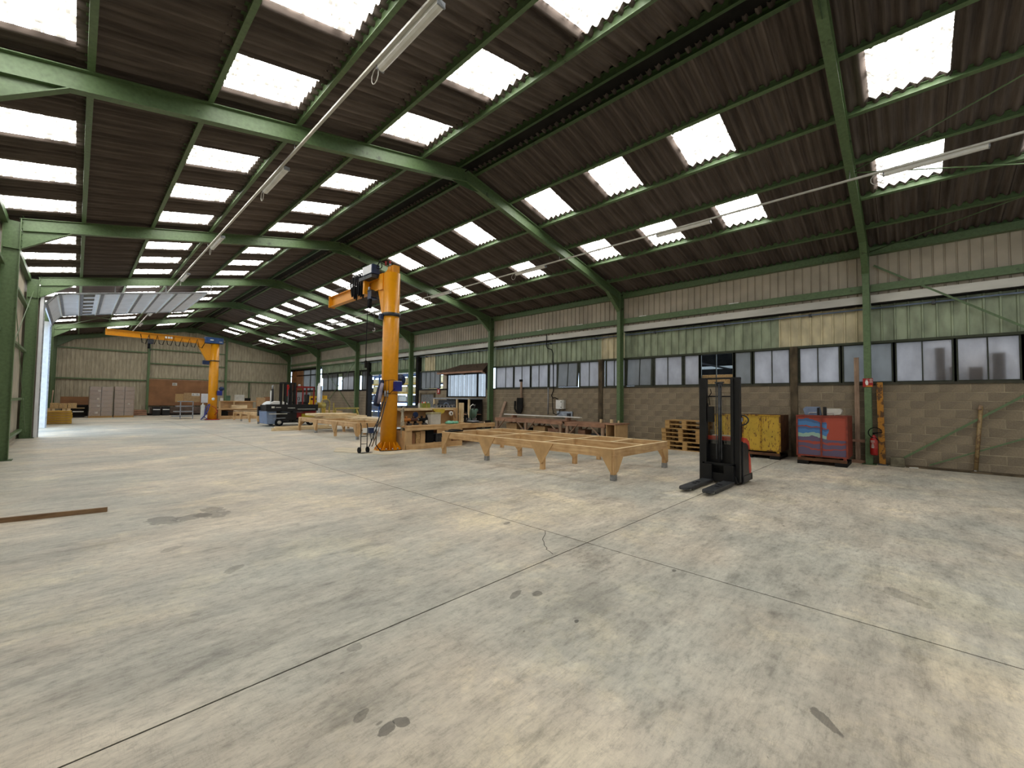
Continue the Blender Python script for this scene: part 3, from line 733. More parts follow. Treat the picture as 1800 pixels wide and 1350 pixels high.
# boards on and under the second frame
k=0
for (x0,x1,ya,yb,z,th,rot,lab) in ((7.5,9.4,18.3,19.5,.593,.10,0,'thick pale timber panel lying on the second frame, lowest of the pile'),(7.2,9.0,18.5,19.8,.693,.09,0,'pale timber panel on top of the thick panel on the second frame'),
                      (8.4,9.2,15.2,18.2,.593,.07,0,'long pale board lying on the near half of the second frame')):
    solo(MB().box(x0,x1,ya,yb,z,z+th),'loose_plank',PALE[0],lab,'board',((x0+x1)/2,(ya+yb)/2,z),bevel=.004)
for i in range(6):
    a=random.uniform(-.1,.1)
    y=20.3+i*.28
    m=MB(); m.bar((6.0+.1*i,y+a*2,.03+ (i%2)*.051),(8.6+.1*i,y-a*2,.03+(i%2)*.051),.14,.05)
    solo(m,'loose_plank',PALE[0],['flat loose board on the floor left of the second frame, nearest','second loose board on the floor behind the second frame','third loose board in the floor pile behind the second frame','fourth loose board in the floor pile, crossing on top','fifth loose board in the floor pile by the forklift','rearmost loose board of the floor pile by the forklift'][i],'board',(7.3,y,0),'loose boards on the floor')

# ---------------------------------------------------------------- electric stacker
sx=8.2; syc=2.585
t=thing('electric_stacker','black pedestrian stacker with twin mast and lowered forks, orange cover','stacker',(8.5,syc,0))
for y in (2.76,2.39):
    m=MB(); w=.09
    P=[(8.25,y-w),(7.12,y-w),(7.03,y-w*.7),(6.99,y-w*.35),(6.99,y+w*.35),(7.03,y+w*.7),(7.12,y+w),(8.25,y+w)]
    m.poly([(a,b,.052) for a,b in P],(0,0,1),.032); 
    fk=m.build('fork',STEEL_D,t)
    m=MB()
    for xx in (7.50,7.66): m.box(xx,xx+.09,y-.035,y+.035,.0842,.0855)
    m.build('fork_slot',RUBBER,fk)
    m=MB(); m.box(7.2,8.2,y-w,y-w+.01,.03,.055).box(7.2,8.2,y+w-.01,y+w,.03,.055).build('fork_flange',BLACK,fk)
    MB().cyl((7.25,y-.05,.037),(7.25,y+.05,.037),.036,n=16).build('load_roller',WHITED,fk)
    MB().cyl((7.36,y-.05,.037),(7.36,y+.05,.037),.036,n=16).build('load_roller',WHITED,fk)
    MB().box(8.17,8.22,y-.08,y+.08,.05,.36).build('fork_heel',BLACK,fk)
# mast: two channel uprights, each outer and inner
for s in (-1,1):
    yo=syc+s*.305
    m=MB(); U=[(0,0),(.12,0),(.12,.012),(.012,.012)][:0]
    m.sweep([(-.06,-.045),(.06,-.045),(.06,-.033),(-.048,-.033),(-.048,.033),(.06,.033),(.06,.045),(-.06,.045)],(8.35,yo,.06),(8.35,yo,1.955),(1,0,0),(0,1,0)).build('outer_mast',BLACK,t)
    yi=syc+s*.235
    MB().sweep([(-.05,-.024),(.05,-.024),(.05,-.014),(-.04,-.014),(-.04,.014),(.05,.014),(.05,.024),(-.05,.024)],(8.30,yi,.08),(8.30,yi,1.945),(1,0,0),(0,1,0)).build('inner_mast',BLACK,t)
MB().box(8.33,8.40,syc-.35,syc+.35,1.935,1.965).build('mast_top_tie',BLACK,t)
MB().box(8.36,8.40,syc-.28,syc+.28,1.60,1.625).build('mast_tie',BLACK,t)
MB().cyl((8.33,syc,.35),(8.33,syc,1.86),.03,n=14).build('lift_ram',STEEL_D,t)
m=MB(); m.box(8.29,8.37,syc-.07,syc+.07,1.86,1.885).cyl((8.33,syc-.06,1.84),(8.33,syc+.06,1.84),.03).build('chain_head',STEEL_D,t)
for s in (-.045,.045): MB().box(8.29,8.296,syc+s-.008,syc+s+.008,.45,1.86).build('lift_chain',STEEL_D,t)
m=MB(); m.box(8.24,8.28,syc-.28,syc+.28,.345,.385).box(8.24,8.28,syc-.28,syc-.24,.08,.38).box(8.24,8.28,syc+.24,syc+.28,.08,.38).build('carriage_frame',BLACK,t)
m=MB(); m.poly([(8.22,syc-.33,.05),(8.22,syc-.30,.17),(8.22,syc-.24,.205),(8.22,syc+.24,.205),(8.22,syc+.30,.17),(8.22,syc+.33,.05)],(1,0,0),.03).build('carriage_plate',BLACK,t)
MB().box(8.30,8.36,syc+.20,syc+.24,1.28,1.48).box(8.28,8.36,syc+.10,syc+.20,1.13,1.42).build('hose_guard',BLACK,t)
m=MB(); m.tube([(8.33,syc+.16,1.75),(8.32,syc+.14,1.68),(8.33,syc+.19,1.60),(8.33,syc+.17,1.45)],.008,6).build('hose',RUBBER,t)
# clear guard
guard=bpy.data.materials.new('clear_guard'); guard.use_nodes=True; nt=guard.node_tree; nt.nodes.clear(); out=nt.nodes.new('ShaderNodeOutputMaterial'); tr=nt.nodes.new('ShaderNodeBsdfTransparent'); gl=nt.nodes.new('ShaderNodeBsdfGlossy'); gl.inputs['Roughness'].default_value=.15; mx=nt.nodes.new('ShaderNodeMixShader'); mx.inputs[0].default_value=.09; nt.links.new(tr.outputs[0],mx.inputs[1]); nt.links.new(gl.outputs[0],mx.inputs[2]); nt.links.new(mx.outputs[0],out.inputs[0]); tr.inputs[0].default_value=(.9,.91,.9,1)
MB().box(8.415,8.419,syc-.25,syc+.25,.72,1.6).build('clear_guard',guard,t)
# body
m=MB(); m.sweep([(8.42,.03),(8.80,.03),(8.84,.10),(8.84,.18),(8.80,.25),(8.78,.66),(8.72,.74),(8.60,.79),(8.46,.80),(8.42,.78)],(0,syc-.37,0),(0,syc+.37,0),(1,0,0),(0,0,1)).build('battery_body',BLACK,t,bevel=.01)
m=MB(); m.sweep([(8.44,.77),(8.60,.755),(8.74,.70),(8.80,.62),(8.83,.63),(8.79,.75),(8.64,.84),(8.44,.865)],(0,syc-.385,0),(0,syc+.385,0),(1,0,0),(0,0,1)).build('orange_cover',REDO,t,bevel=.012)
MB().box(8.46,8.60,syc-.18,syc+.18,.865,.88).build('cover_pad',WHITED,t)
m=MB(); m.sweep([(8.84,.16),(8.95,.16),(8.97,.22),(8.93,.44),(8.82,.56)],(0,syc-.37,0),(0,syc+.37,0),(1,0,0),(0,0,1)).build('rear_cover',REDO,t,bevel=.01)
m=MB(); m.box(8.42,8.98,syc-.38,syc-.345,.04,.17).box(8.9,9.0,syc-.38,syc+.38,.04,.16).build('skirt',BLACK,t,bevel=.012)
for s in (-1,1): MB().cyl((8.9,syc+s*.22,.045),(8.9,syc+s*.28,.045),.045,n=18).build('castor_wheel',RUBBER,t)
m=MB(); m.bar((8.9,syc-.02,.45),(9.18,syc-.1,1.12),.05,.05).build('tiller_arm',BLACK,t)
m=MB(); n=18; m.tube([(9.18+.04*math.sin(a),syc-.12+.15*math.cos(a),1.15+.105*math.sin(a)) for a in [2*PI*i/n for i in range(n)]],.014,8,True).build('tiller_handle',BLACK,t)
MB().rbox(9.13,9.23,syc-.16,syc-.06,1.12,1.2,.015).build('tiller_head',BLUEGREY,t)

# ---------------------------------------------------------------- pallets
def make_pallet(label,loc,rz=0,group='stacked wooden pallets'):
    t=thing('wooden_pallet',label,'pallet',loc,group,rz)
    for k in range(3):
        x=-.35+k*.35
        for j in range(3):
            y=-.53+j*.53; MB().box(x-.05,x+.05,y-.07,y+.07,.018,.095).build('block_foot',PALLET,t,world=False)
        MB().box(x-.06,x+.06,-.6,.6,0,.018).build('bottom_board',PALLET,t,world=False)
    for j in range(3):
        y=-.53+j*.53; MB().box(-.4,.4,y-.07,y+.07,.095,.113).build('stringer_board',PALLET,t,world=False)
    for k in range(5):
        x=-.345+k*.1725; MB().box(x-.055,x+.055,-.6,.6,.113,.131).build('deck_board',PALLET,t,world=False)
    return t
ordn=['lowest','second lowest','third','fourth','fifth','sixth','topmost']
p0=make_pallet('wooden pallet at the wall behind the stacker, lowest of its stack',(13.40,5.05,.0))
for i in range(1,7):
    dup(p0,(13.40+random.uniform(-.03,.03),5.05+(.14 if 2<=i<=4 else 0)+random.uniform(-.02,.02),i*.132),'wooden pallet at the wall behind the stacker, %s of its stack'%ordn[i],rz=random.uniform(-.02,.02))

# ---------------------------------------------------------------- steel bins
def m_yellowbin():
    m,nt,p=newmat('scratched_yellow_paint'); a=noise(nt,8,8,(1,1.2,.9),.78); b=noise(nt,9,5,(1,3.2,.8),.6,(5,5,5)); k=noise(nt,2,3)
    base=ramp(nt,k.outputs[0],[(.3,srgb('A88A26')),(.7,srgb('C49C2E'))])
    f=ramp(nt,a.outputs[0],[(.585,(0,0,0)),(.60,(1,1,1))]); f2=ramp(nt,b.outputs[0],[(.60,(0,0,0)),(.62,(1,1,1))])
    o=mix(nt,f.outputs[0],base.outputs[0],srgb('4A2A14')); o=mix(nt,f2.outputs[0],o,srgb('5B3517')); nt.links.new(o,p.inputs['Base Color']); p.inputs['Roughness'].default_value=.6; return m
def m_redbin():
    m,nt,p=newmat('painted_red_panel'); tc=nt.nodes.new('ShaderNodeTexCoord'); sp=nt.nodes.new('ShaderNodeSeparateXYZ'); nt.links.new(tc.outputs['Object'],sp.inputs[0])
    wv=noise(nt,2.2,4,(1,1,1.0),.55,(2,2,2)); z=nt.nodes.new('ShaderNodeMath'); z.operation='MULTIPLY_ADD'; nt.links.new(wv.outputs[0],z.inputs[0]); z.inputs[1].default_value=.30; nt.links.new(sp.outputs[2],z.inputs[2])
    R=srgb('90392A'); B=srgb('255883'); B2=srgb('2F73A6'); L=srgb('86A99A'); V=srgb('4C4A63')
    mr=nt.nodes.new('ShaderNodeMapRange'); nt.links.new(z.outputs[0],mr.inputs[0]); mr.inputs[1].default_value=.3; mr.inputs[2].default_value=1.3
    r=ramp(nt,mr.outputs[0],[(0,V),(.16,V),(.24,R),(.27,V),(.36,V),(.38,R),(.44,V),(.52,V),(.54,L),(.60,L),(.61,B2),(.70,B),(.76,R),(.79,B2),(.90,B),(.96,R)])
    r.color_ramp.interpolation='CONSTANT'
    n2=noise(nt,40,3); f=ramp(nt,n2.outputs[0],[(.45,(0,0,0)),(.6,(1,1,1))])
    o=mix(nt,.08,r.outputs[0],R)
    # blank red area towards the upper right of the front
    mk=nt.nodes.new('ShaderNodeMath'); mk.operation='LESS_THAN'; 
    ad=nt.nodes.new('ShaderNodeMath'); ad.operation='MULTIPLY_ADD'; nt.links.new(wv.outputs[0],ad.inputs[0]); ad.inputs[1].default_value=-.4; nt.links.new(sp.outputs[1],ad.inputs[2]); nt.links.new(ad.outputs[0],mk.inputs[0]); mk.inputs[1].default_value=-.38
    up=nt.nodes.new('ShaderNodeMath'); up.operation='GREATER_THAN'; nt.links.new(sp.outputs[2],up.inputs[0]); up.inputs[1].default_value=.62
    mu=nt.nodes.new('ShaderNodeMath'); mu.operation='MULTIPLY'; nt.links.new(mk.outputs[0],mu.inputs[0]); nt.links.new(up.outputs[0],mu.inputs[1])
    o=mix(nt,mu.outputs[0],o,srgb('9A3F2B')); nt.links.new(o,p.inputs['Base Color']); p.inputs['Roughness'].default_value=.6; return m
YB_=m_yellowbin(); RB_=m_redbin(); RUSTR=m_plain('rust_red_frame','7A3426',.6,.1,.2,8); RUSTY=m_plain('rusty_brown','5A3A22',.75,.1,.25,6)
def steel_bin(label,x0,x1,y0,y1,z1,front,frame,side):
    t=thing('steel_bin',label,'steel bin',(x0,(y0+y1)/2,0)); zb=.20
    ym=(y0+y1)/2; e=.035
    for a,b in ((y0+e,ym-e/2),(ym+e/2,y1-e)): MB().box(x0+.02,x0+.03,a,b,zb+e,z1-e).build('front_panel',front,t)
    for a,b in ((y0,y0+e),(ym-e/2,ym+e/2),(y1-e,y1)): MB().box(x0,x0+.05,a,b,zb,z1).build('front_post',frame,t)
    MB().box(x0-.002,x0+.05,y0,y1,z1-e,z1).build('top_rail',frame,t); MB().box(x0-.002,x0+.05,y0,y1,zb,zb+e).build('bottom_rail',frame,t)
    MB().box(x0+.05,x1,y0,y0+.02,zb,z1-.005).build('side_panel',side,t); MB().box(x0+.05,x1,y1-.02,y1,zb,z1-.005).build('side_panel',side,t)
    MB().box(x1-.02,x1,y0+.02,y1-.02,zb,z1-.005).build('rear_panel',side,t)
    MB().box(x0+.05,x1-.02,y0+.02,y1-.02,zb,zb+.02).build('bin_floor',side,t)
    MB().box(x0+.02,x1,y0+.01,y1-.01,z1-.03,z1-.012).build('lid',side,t)
    MB().box(x0-.02,x0+.06,y0+.02,y1-.02,.09,zb-.04).build('skid_board',RUSTY,t)
    for a in (y0+.02,y1-.25): MB().box(x0-.03,x1-.05,a,a+.23,0,.09).build('skid_foot',DARK,t)
    for a in (y0+.03,y1-.09): MB().box(x0,x0+.06,a,a+.06,.09,zb).build('stub_leg',frame,t)
    return t
steel_bin('scratched yellow steel bin on rusty skids behind the stacker',12.93,13.95,2.50,3.42,1.18,YB_,m_worn('worn_yellow_frame','A5801E','5B3A18',.5,8),RUSTY)
steel_bin('scratched yellow steel bin seen between the masts of the stacker',12.95,13.95,3.46,4.15,1.17,YB_,m_worn('worn_yellow_frame_b','A5801E','5B3A18',.5,8),RUSTY)
rb=steel_bin('red steel bin painted with blue and violet bands, left of the extinguisher column',12.62,13.7,1.08,2.10,1.21,RB_,RUSTR,RUSTR)
# machine cases on the red bin
t=thing('machine_case','blue grey angular case on the left half of the red bin','case',(12.95,1.80,1.2))
MB().sweep([(1.62,1.21),(1.95,1.21),(1.99,1.36),(1.93,1.42),(1.66,1.42)],(12.85,0,0),(13.1,0,0),(0,1,0),(0,0,1)).build('case_shell',BLUEGREY,t,bevel=.008)
MB().box(12.83,12.85,1.64,1.69,1.22,1.40).build('dark_clasp',BLACK,t)
m=MB(); m.tube([(12.84,1.86,1.22),(12.83,1.86,1.27),(12.83,1.70,1.28)],.008,6).build('handle_rail',WHITE,t)
t=thing('machine_case','white grey angular case on the right half of the red bin','case',(12.95,1.35,1.2))
MB().sweep([(1.22,1.25),(1.26,1.23),(1.52,1.21),(1.55,1.36),(1.52,1.38),(1.24,1.38),(1.20,1.33)],(12.85,0,0),(13.1,0,0),(0,1,0),(0,0,1)).build('case_shell',WHITED,t,bevel=.008)
MB().box(12.83,12.85,1.50,1.57,1.21,1.42).build('dark_clasp',BLACK,t)
m=MB(); m.tube([(12.84,1.50,1.27),(12.83,1.36,1.29),(12.83,1.34,1.21)],.008,6).build('handle_rail',WHITE,t)

# ---------------------------------------------------------------- column corner: sign, extinguisher, posts
t=thing('fire_sign','red extinguisher sign with white hand and flame on the right green column','sign',(13.73,.765,1.93))
MB().box(13.722,13.728,.665,.86,1.935,2.15).build('sign_plate',REDP,t)
m=MB(); m.poly([(13.721,.80,1.98),(13.721,.76,1.98),(13.721,.75,2.05),(13.721,.765,2.10),(13.721,.80,2.10),(13.721,.815,2.05)],(-1,0,0),.002); m.tube([(13.72,.80,2.10),(13.72,.79,2.125),(13.72,.765,2.13),(13.72,.75,2.115)],.004,6); m.build('hand_symbol',WHITE,t)
m=MB()
for z in (2.04,2.075,2.11): m.add([(13.7205,.73,z),(13.7205,.70,z+.012),(13.7205,.675,z),(13.7205,.675,z+.012),(13.7205,.70,z+.024),(13.7205,.73,z+.014)],[(0,1,4,5),(1,2,3,4)])
m.build('flame_symbol',WHITE,t)
MB().box(13.7195,13.7215,.68,.80,1.945,1.965).build('yellow_strip',YELLOW,t)
t=thing('fire_extinguisher','red fire extinguisher with black hose hung on the right green column','extinguisher',(13.64,.665,.23))
c=(13.635,.665,0)
MB().lathe([(0,.245),(.06,.25),(.075,.28),(.075,.62),(.07,.66),(.045,.70),(.025,.72),(.025,.745),(0,.75)],c,22).build('cylinder',REDP,t)
MB().cyl((c[0],c[1],.74),(c[0],c[1],.80),.02).build('valve',BLACK,t)
m=MB(); m.bar((c[0],c[1]+.02,.80),(c[0]-.02,c[1]-.10,.83),.02,.012).bar((c[0],c[1]+.02,.78),(c[0]-.02,c[1]-.09,.775),.02,.01).build('lever',BLACK,t)
m=MB(); m.tube([(c[0]-.02,c[1]+.02,.78)]+[(c[0]-.05,c[1]-.03+.13*math.cos(a),.80+.13*math.sin(a)) for a in [PI*.95-i*PI/8 for i in range(13)]]+[(c[0]-.06,c[1]-.10,.60)],.011,8).build('hose',RUBBER,t)
m=MB(); m.lathe([(.0765,.42),(.0765,.62)],c,22).build('label_band',m_plain('label_red','A03A30',.5),t)
m=MB()
for z,wd in ((.60,.07),(.57,.07),(.53,.035),(.50,.04),(.475,.05),(.45,.055),(.43,.045)):
    m.poly([(c[0]-.068,c[1]+.02+wd/2,z),(c[0]-.068,c[1]+.02-wd/2,z),(c[0]-.068,c[1]+.02-wd/2,z+.012),(c[0]-.068,c[1]+.02+wd/2,z+.012)],(-1,0,0),.012)
m.build('label_text',WHITED,t)
MB().box(13.70,13.74,.61,.70,.55,.60).build('wall_hook',STEEL_D,t)
t=thing('yellow_post','worn yellow steel post leaning at the right side of the extinguisher column','post',(13.98,.52,0))
MB().sweep([(-.05,-.06),(.05,-.06),(.05,.06),(-.05,.06)],(13.87,.52,.03),(13.88,.55,2.05),(1,0,0),(0,1,0)).build('post_body',m_worn('worn_post','A36E1E','4E3418',.5,6),t)
MB().box(13.78,13.98,.42,.60,0,.03).build('foot_plate',STEEL_D,t)
t=thing('plank_post','grey weathered plank standing left of the extinguisher column, with crosspiece','plank',(13.9,.98,0))
MB().box(13.88,13.93,.94,1.04,0,2.70).build('upright_plank',OLDW[2],t); MB().box(13.86,13.88,.84,1.13,.53,.60).build('crosspiece',OLDW[1],t); MB().box(13.84,13.95,.80,1.12,0,.08).build('foot_block',OLDW[1],t)
solo(MB().box(13.72,13.98,.12,.38,.0,.22),'concrete_footing',STONE,'rough stone footing block at the lower end of the diagonal brace','block',(13.9,.25,0),bevel=.02)
t=thing('leaning_pipe','rusty yellow pipe leaning on the block wall right of the diagonal brace','pipe',(13.95,-1.05,0))
MB().cyl((13.90,-1.03,.06),(13.97,-1.14,1.48),.036,n=12).build('pipe_body',m_worn('rusty_pipe','8C7650','6A5238',.5,7),t); MB().cyl((13.95,-1.12,1.40),(13.98,-1.14,1.50),.034,n=10).build('pipe_end',OLDW[2],t); MB().cyl((13.91,-1.02,.0),(13.93,-1.03,.08),.022,n=8).build('white_tip',WHITE,t)
solo(MB().sweep([(-.03,0),(.03,0),(.02,.02),(-.02,.02)],(13.76,.02,0),(13.84,-.2,0),(0,1,0),(0,0,1)),'cable_offcut',WHITED,'small white offcut lying at the foot of the block wall','offcut',(13.8,-.1,0))

# ---------------------------------------------------------------- benches along the right wall
def wall_bench(label,y0,y1,h,x0=12.4,x1=13.35):
    t=thing('trestle_bench',label,'workbench',(x0,(y0+y1)/2,0),'trestle benches along the right wall')
    MB().box(x0,x1,y0,y1,h-.025,h).build('bench_top',OLDW[1],t); MB().box(x0+.005,x0+.05,y0,y1,h-.14,h-.027).build('front_rail',OLDW[1],t); MB().box(x1-.05,x1,y0,y1,h-.14,h-.027).build('rear_rail',OLDW[1],t)
    ps=[y0+.05,y1-.15]+([(y0+y1)/2] if y1-y0>2.5 else [])
    for yy in ps:
        for xx in (x0+.02,x1-.1):
            MB().box(xx,xx+.08,yy,yy+.1,0,h-.03).build('leg',OLDW[2],t)
            for s in (-1,1):
                q=yy+.05+s*.5
                if q<y0 or q>y1: continue
                MB().bar((xx-.01,yy+.05+s*.03,h-.50),(xx-.01,q,h-.06),.02,.075,(1,0,0)).build('diagonal_brace',OLDW[2],t)
    MB().box(x0+.1,x1-.1,y0+.1,y1-.1,.10,.13).build('lower_shelf',OLDW[1],t)
    return t
wall_bench('long reddish trestle bench at the block wall under the electric box',9.30,12.84,.745)
wall_bench('shorter reddish trestle bench between the long bench and the green column',7.50,9.18,.72)
t=thing('wooden_cabinet','open wooden cabinet hidden behind the second green column on the right','cabinet',(12.9,7.35,0))
MB().box(12.45,13.3,7.44,7.47,0,.70).build('side_panel',PLY,t); MB().box(12.45,13.3,7.12,7.15,0,.70).build('side_panel',PLY,t); MB().box(12.4,13.35,7.08,7.49,.70,.74).build('top_panel',OLDW[1],t); MB().box(12.5,13.3,7.15,7.44,.28,.30).build('shelf',PLY,t)
solo(MB().box(12.85,12.99,8.8,12.75,.86,.895),'white_board',WHITE,'long white board laid along the tops of the wall benches','board',(12.9,10.8,.745))
for y in (9.4,12.2): solo(MB().box(12.8,13.05,y-.04,y+.04,.745,.86),'support_block',OLDW[0],'small timber block under the %s end of the long white board'%('near' if y<10 else 'far'),'block',(12.9,y,.745))
for y,s in ((8.05,.07),(7.62,.08),(7.35,.05)): solo(MB().box(13.1,13.1+s,y,y+s,.72 if y>7.5 else .74,.72+s+.05),'timber_offcut',PALE[2],{8.05:'small pale timber offcut on the shorter trestle bench',7.62:'larger pale offcut at the near end of the shorter bench',7.35:'pale offcut on the hidden wooden cabinet'}[y],'offcut',(13.1,y,.72))
# clutter on shelves of wall benches
for i,(y,wd,hh,mt,lab) in enumerate(((9.9,.5,.28,OLDW[1],'brown box under the long bench, nearest'),(10.6,.6,.33,CARD,'brown carton under the long bench, second from the near end'),(11.4,.35,.22,STEEL_D,'dark metal case under the long bench'),(12.1,.6,.38,CARD,'tall carton under the far end of the long bench'),(8.0,.4,.2,STEEL_D,'dark case under the shorter bench'),(8.6,.3,.3,OLDW[1],'brown box under the far end of the shorter bench'))):
    t=thing('storage_box',lab,'box',(12.9,y,.13),'boxes under the wall benches'); MB().rbox(12.65,13.1,y-wd/2,y+wd/2,.13,.13+hh,.012).build('box_body',mt,t); MB().box(12.64,13.11,y-wd/2-.008,y+wd/2+.008,.13+hh,.13+hh+.02).build('box_lid',mt,t)

# electric box with cables on the wall
t=thing('electric_box','white electric box with two knobs on the block wall above the long bench','electric box',(14.0,10.55,1.15))
MB().rbox(13.88,14.04,10.42,10.72,1.15,1.52,.015,0).build('box_body',WHITE,t); MB().box(13.90,14.04,10.33,10.42,1.15,1.52).build('side_panel',WHITED,t)
for z in (1.22,1.44): MB().cyl((13.87,10.45,z),(13.885,10.45,z),.02).build('knob',BLACK,t)
t=thing('power_cable','black cable hanging from the green girt down to the electric box','cable',(13.98,11.0,1.0))
MB().tube([(13.94,11.30,4.35),(13.94,11.30,3.85),(13.95,11.25,3.74),(13.95,11.02,3.66),(13.96,10.95,3.5),(13.98,10.94,2.4),(14.0,10.95,1.9),(14.0,11.05,1.70),(14.0,10.98,1.6),(14.0,10.86,1.62),(14.0,10.7,1.55)],.018,8).build('cable_run',RUBBER,t)
MB().tube([(14.0,11.0,1.60),(13.99,10.98,1.2),(13.97,10.92,.95),(13.95,10.75,.90),(13.95,10.6,.98),(13.95,10.55,1.15)],.015,8).build('cable_loop',RUBBER,t)
t=thing('wall_conduit','thin grey vertical conduit on the block wall left of the electric box','conduit',(14.02,11.3,.8)); MB().cyl((14.02,11.25,.9),(14.02,11.25,2.05),.02,n=8).build('pipe',GREYM,t)
t=thing('socket_board','grey socket board on the block wall under the electric box','socket board',(14.0,10.3,.85)); MB().box(13.99,14.03,9.95,10.75,.80,1.05).build('board',STEEL,t); MB().box(13.95,13.99,10.05,10.2,.86,.98).build('socket',BLACK,t)
# strap clamps and blades hanging on wall
t=thing('hanging_clamp','dark strap and chain bundle hanging on the block wall above the long bench','clamp',(13.95,12.8,.9))
MB().box(13.93,14.0,12.72,12.80,1.55,2.42).build('strap',OLDW[2],t); MB().box(13.93,13.99,12.70,12.86,2.33,2.43).build('hook_block',DARK,t)
m=MB(); m.tube([(13.95,13.12,1.45),(13.95,13.14,1.1),(13.95,13.02,.95),(13.95,12.85,.93),(13.95,12.72,1.0),(13.95,12.68,1.6)],.045,8); m.build('chain',DARK,t)
MB().poly([(13.96,12.98,1.6),(13.96,12.7,1.6),(13.96,12.62,1.2),(13.96,12.75,.88),(13.96,12.95,.88),(13.96,13.0,1.2)],(-1,0,0),.05).build('leather_guard',DARK,t)
t=thing('leaning_plank','short grey plank leaning on the block wall behind the workbench end','plank',(13.8,13.9,.75)); MB().bar((13.5,13.95,0),(14.0,13.80,1.42),.16,.03,(1,0,0)).build('plank_body',OLDW[2],t)

# ---------------------------------------------------------------- workbench with shelf behind the near crane
by=10.62
t=thing('workbench','long wooden workbench with raised shelf right of the near jib crane','workbench',(8.3,by,0))
MB().box(6.62,10.2,by-.07,by+.85,.655,.70).build('bench_top',TREEBRD[0],t)
MB().box(6.62,10.2,by-.06,by-.02,.56,.655).build('front_rail',TREEBRD[0],t)
MB().box(6.64,8.75,by-.03,by+.0,.0,.155).build('plinth_board',TREEBRD[0],t)
MB().box(6.62,6.66,by-.03,by+.8,0,.56).build('end_panel',PLY,t); MB().box(6.66,6.86,by-.03,by,.155,.56).build('corner_panel',PLY,t)
MB().box(6.66,8.7,by,by+.8,.14,.16).build('lower_shelf',PLY,t); MB().box(6.66,10.1,by+.8,by+.83,0,.56).build('rear_panel',MDF,t)
MB().box(7.75,8.75,by-.045,by-.02,.44,.56).build('drawer_front',TREEBRD[0],t)
for x in (8.72,10.1): MB().box(x,x+.07,by,by+.07,0,.56).build('leg',TREEBRD[2],t)
MB().box(6.64,8.95,by+.55,by+.85,1.185,1.21).build('raised_shelf',PALE[0],t); MB().box(6.64,8.95,by+.54,by+.56,1.13,1.21).build('shelf_edge',PALE[0],t)
MB().box(6.64,9.25,by+.83,by+.85,.70,1.19).build('back_board',PLY,t)
for x in (6.64,8.0,8.93): MB().box(x,x+.02,by+.57,by+.83,.70,1.185).build('shelf_bracket',PLY,t)
MB().box(8.83,8.98,by+.53,by+.56,.70,1.19).build('front_post',PLY,t)
t=thing('timber_post','pale square timber post standing on the workbench beside the mitre saw','post',(9.05,by+.5,.70)); MB().box(9.0,9.13,by+.35,by+.47,.70,1.38).build('post_body',PALE[2],t); MB().box(8.97,9.16,by+.32,by+.50,.70,.72).build('foot_plate',PLY,t)
# things on the shelf
t=thing('spray_can_box','olive box of spray cans with coloured caps on the raised shelf','box',(7.8,by+.68,1.21)); MB().rbox(7.62,7.92,by+.58,by+.80,1.21,1.36,.01).build('box_body',OLIVE,t)
for i,(h_,c_) in enumerate((('c23b2e',0),('e3e0d5',1),('d8602a',2),('3a7a68',3),('c9c4b8',4))): MB().cyl((7.66+i*.055,by+.65,1.30),(7.66+i*.055,by+.65,1.40),.022,n=10).build('spray_can',m_plain('cap_%d'%i,h_,.4),t)
MB().box(7.76,7.78,by+.575,by+.805,1.21,1.36).build('divider',OSB,t)
t=thing('drill_rack','perforated grey tray of tools on the right half of the raised shelf','tool tray',(8.5,by+.68,1.21)); m=MB()
for i in range(7): m.box(8.08+i*.12,8.12+i*.12,by+.58,by+.60,1.21,1.29)
m.box(8.08,8.92,by+.58,by+.60,1.285,1.31).box(8.08,8.92,by+.58,by+.60,1.205,1.225).build('front_lattice',STEEL,t); MB().box(8.08,8.92,by+.60,by+.82,1.212,1.22).build('tray_base',STEEL,t)
for i in range(5): MB().cyl((8.16+i*.16,by+.7,1.22),(8.16+i*.16,by+.7,1.33+.02*(i%2)),.035,n=10).build('tool_body',DARK,t)
t=thing('black_tool_case','dark flat tool case at the left end of the raised shelf','case',(7.1,by+.68,1.21)); MB().rbox(6.85,7.45,by+.58,by+.82,1.21,1.275,.015).build('case_body',STEEL_D,t); MB().box(6.9,7.0,by+.57,by+.585,1.22,1.26).build('clasp',STEEL,t)
t=thing('glue_bottle','small white bottle beside the olive spray can box','bottle',(7.52,by+.66,1.21)); MB().lathe([(0,1.21),(.03,1.212),(.03,1.32),(.012,1.35),(.012,1.375),(0,1.38)],(7.54,by+.66,0),12).build('bottle_body',WHITE,t); MB().cyl((7.54,by+.66,1.37),(7.54,by+.66,1.40),.012).build('cap',REDP,t)
# power tools on the bench
def power_tool(x,label,mt):
    t=thing('power_tool',label,'power tool',(x,by+.3,.70),'power tools on the workbench')
    MB().cyl((x-.12,by+.3,.86),(x+.12,by+.3,.86),.055,.045,14).build('motor_housing',mt,t); MB().bar((x+.04,by+.3,.83),(x+.09,by+.3,.72),.05,.06,(0,1,0)).build('grip',RUBBER,t); MB().rbox(x+.02,x+.15,by+.24,by+.36,.70,.755,.015).build('battery',STEEL_D,t); MB().cyl((x-.17,by+.3,.86),(x-.12,by+.3,.86),.02,.035,12).build('chuck',STEEL,t); MB().cyl((x-.02,by+.3,.89),(x-.02,by+.3,.97),.03,.04,10).build('top_knob',mt,t)
OR=m_plain('tool_orange','B4702C',.5)
power_tool(6.88,'orange and dark power tool at the left end of the workbench',OR); power_tool(7.12,'dark brown power tool second from the crane on the workbench',m_plain('tool_brown','4A2A20',.5)); power_tool(7.42,'black power tool between the brown one and the white case',RUBBER)
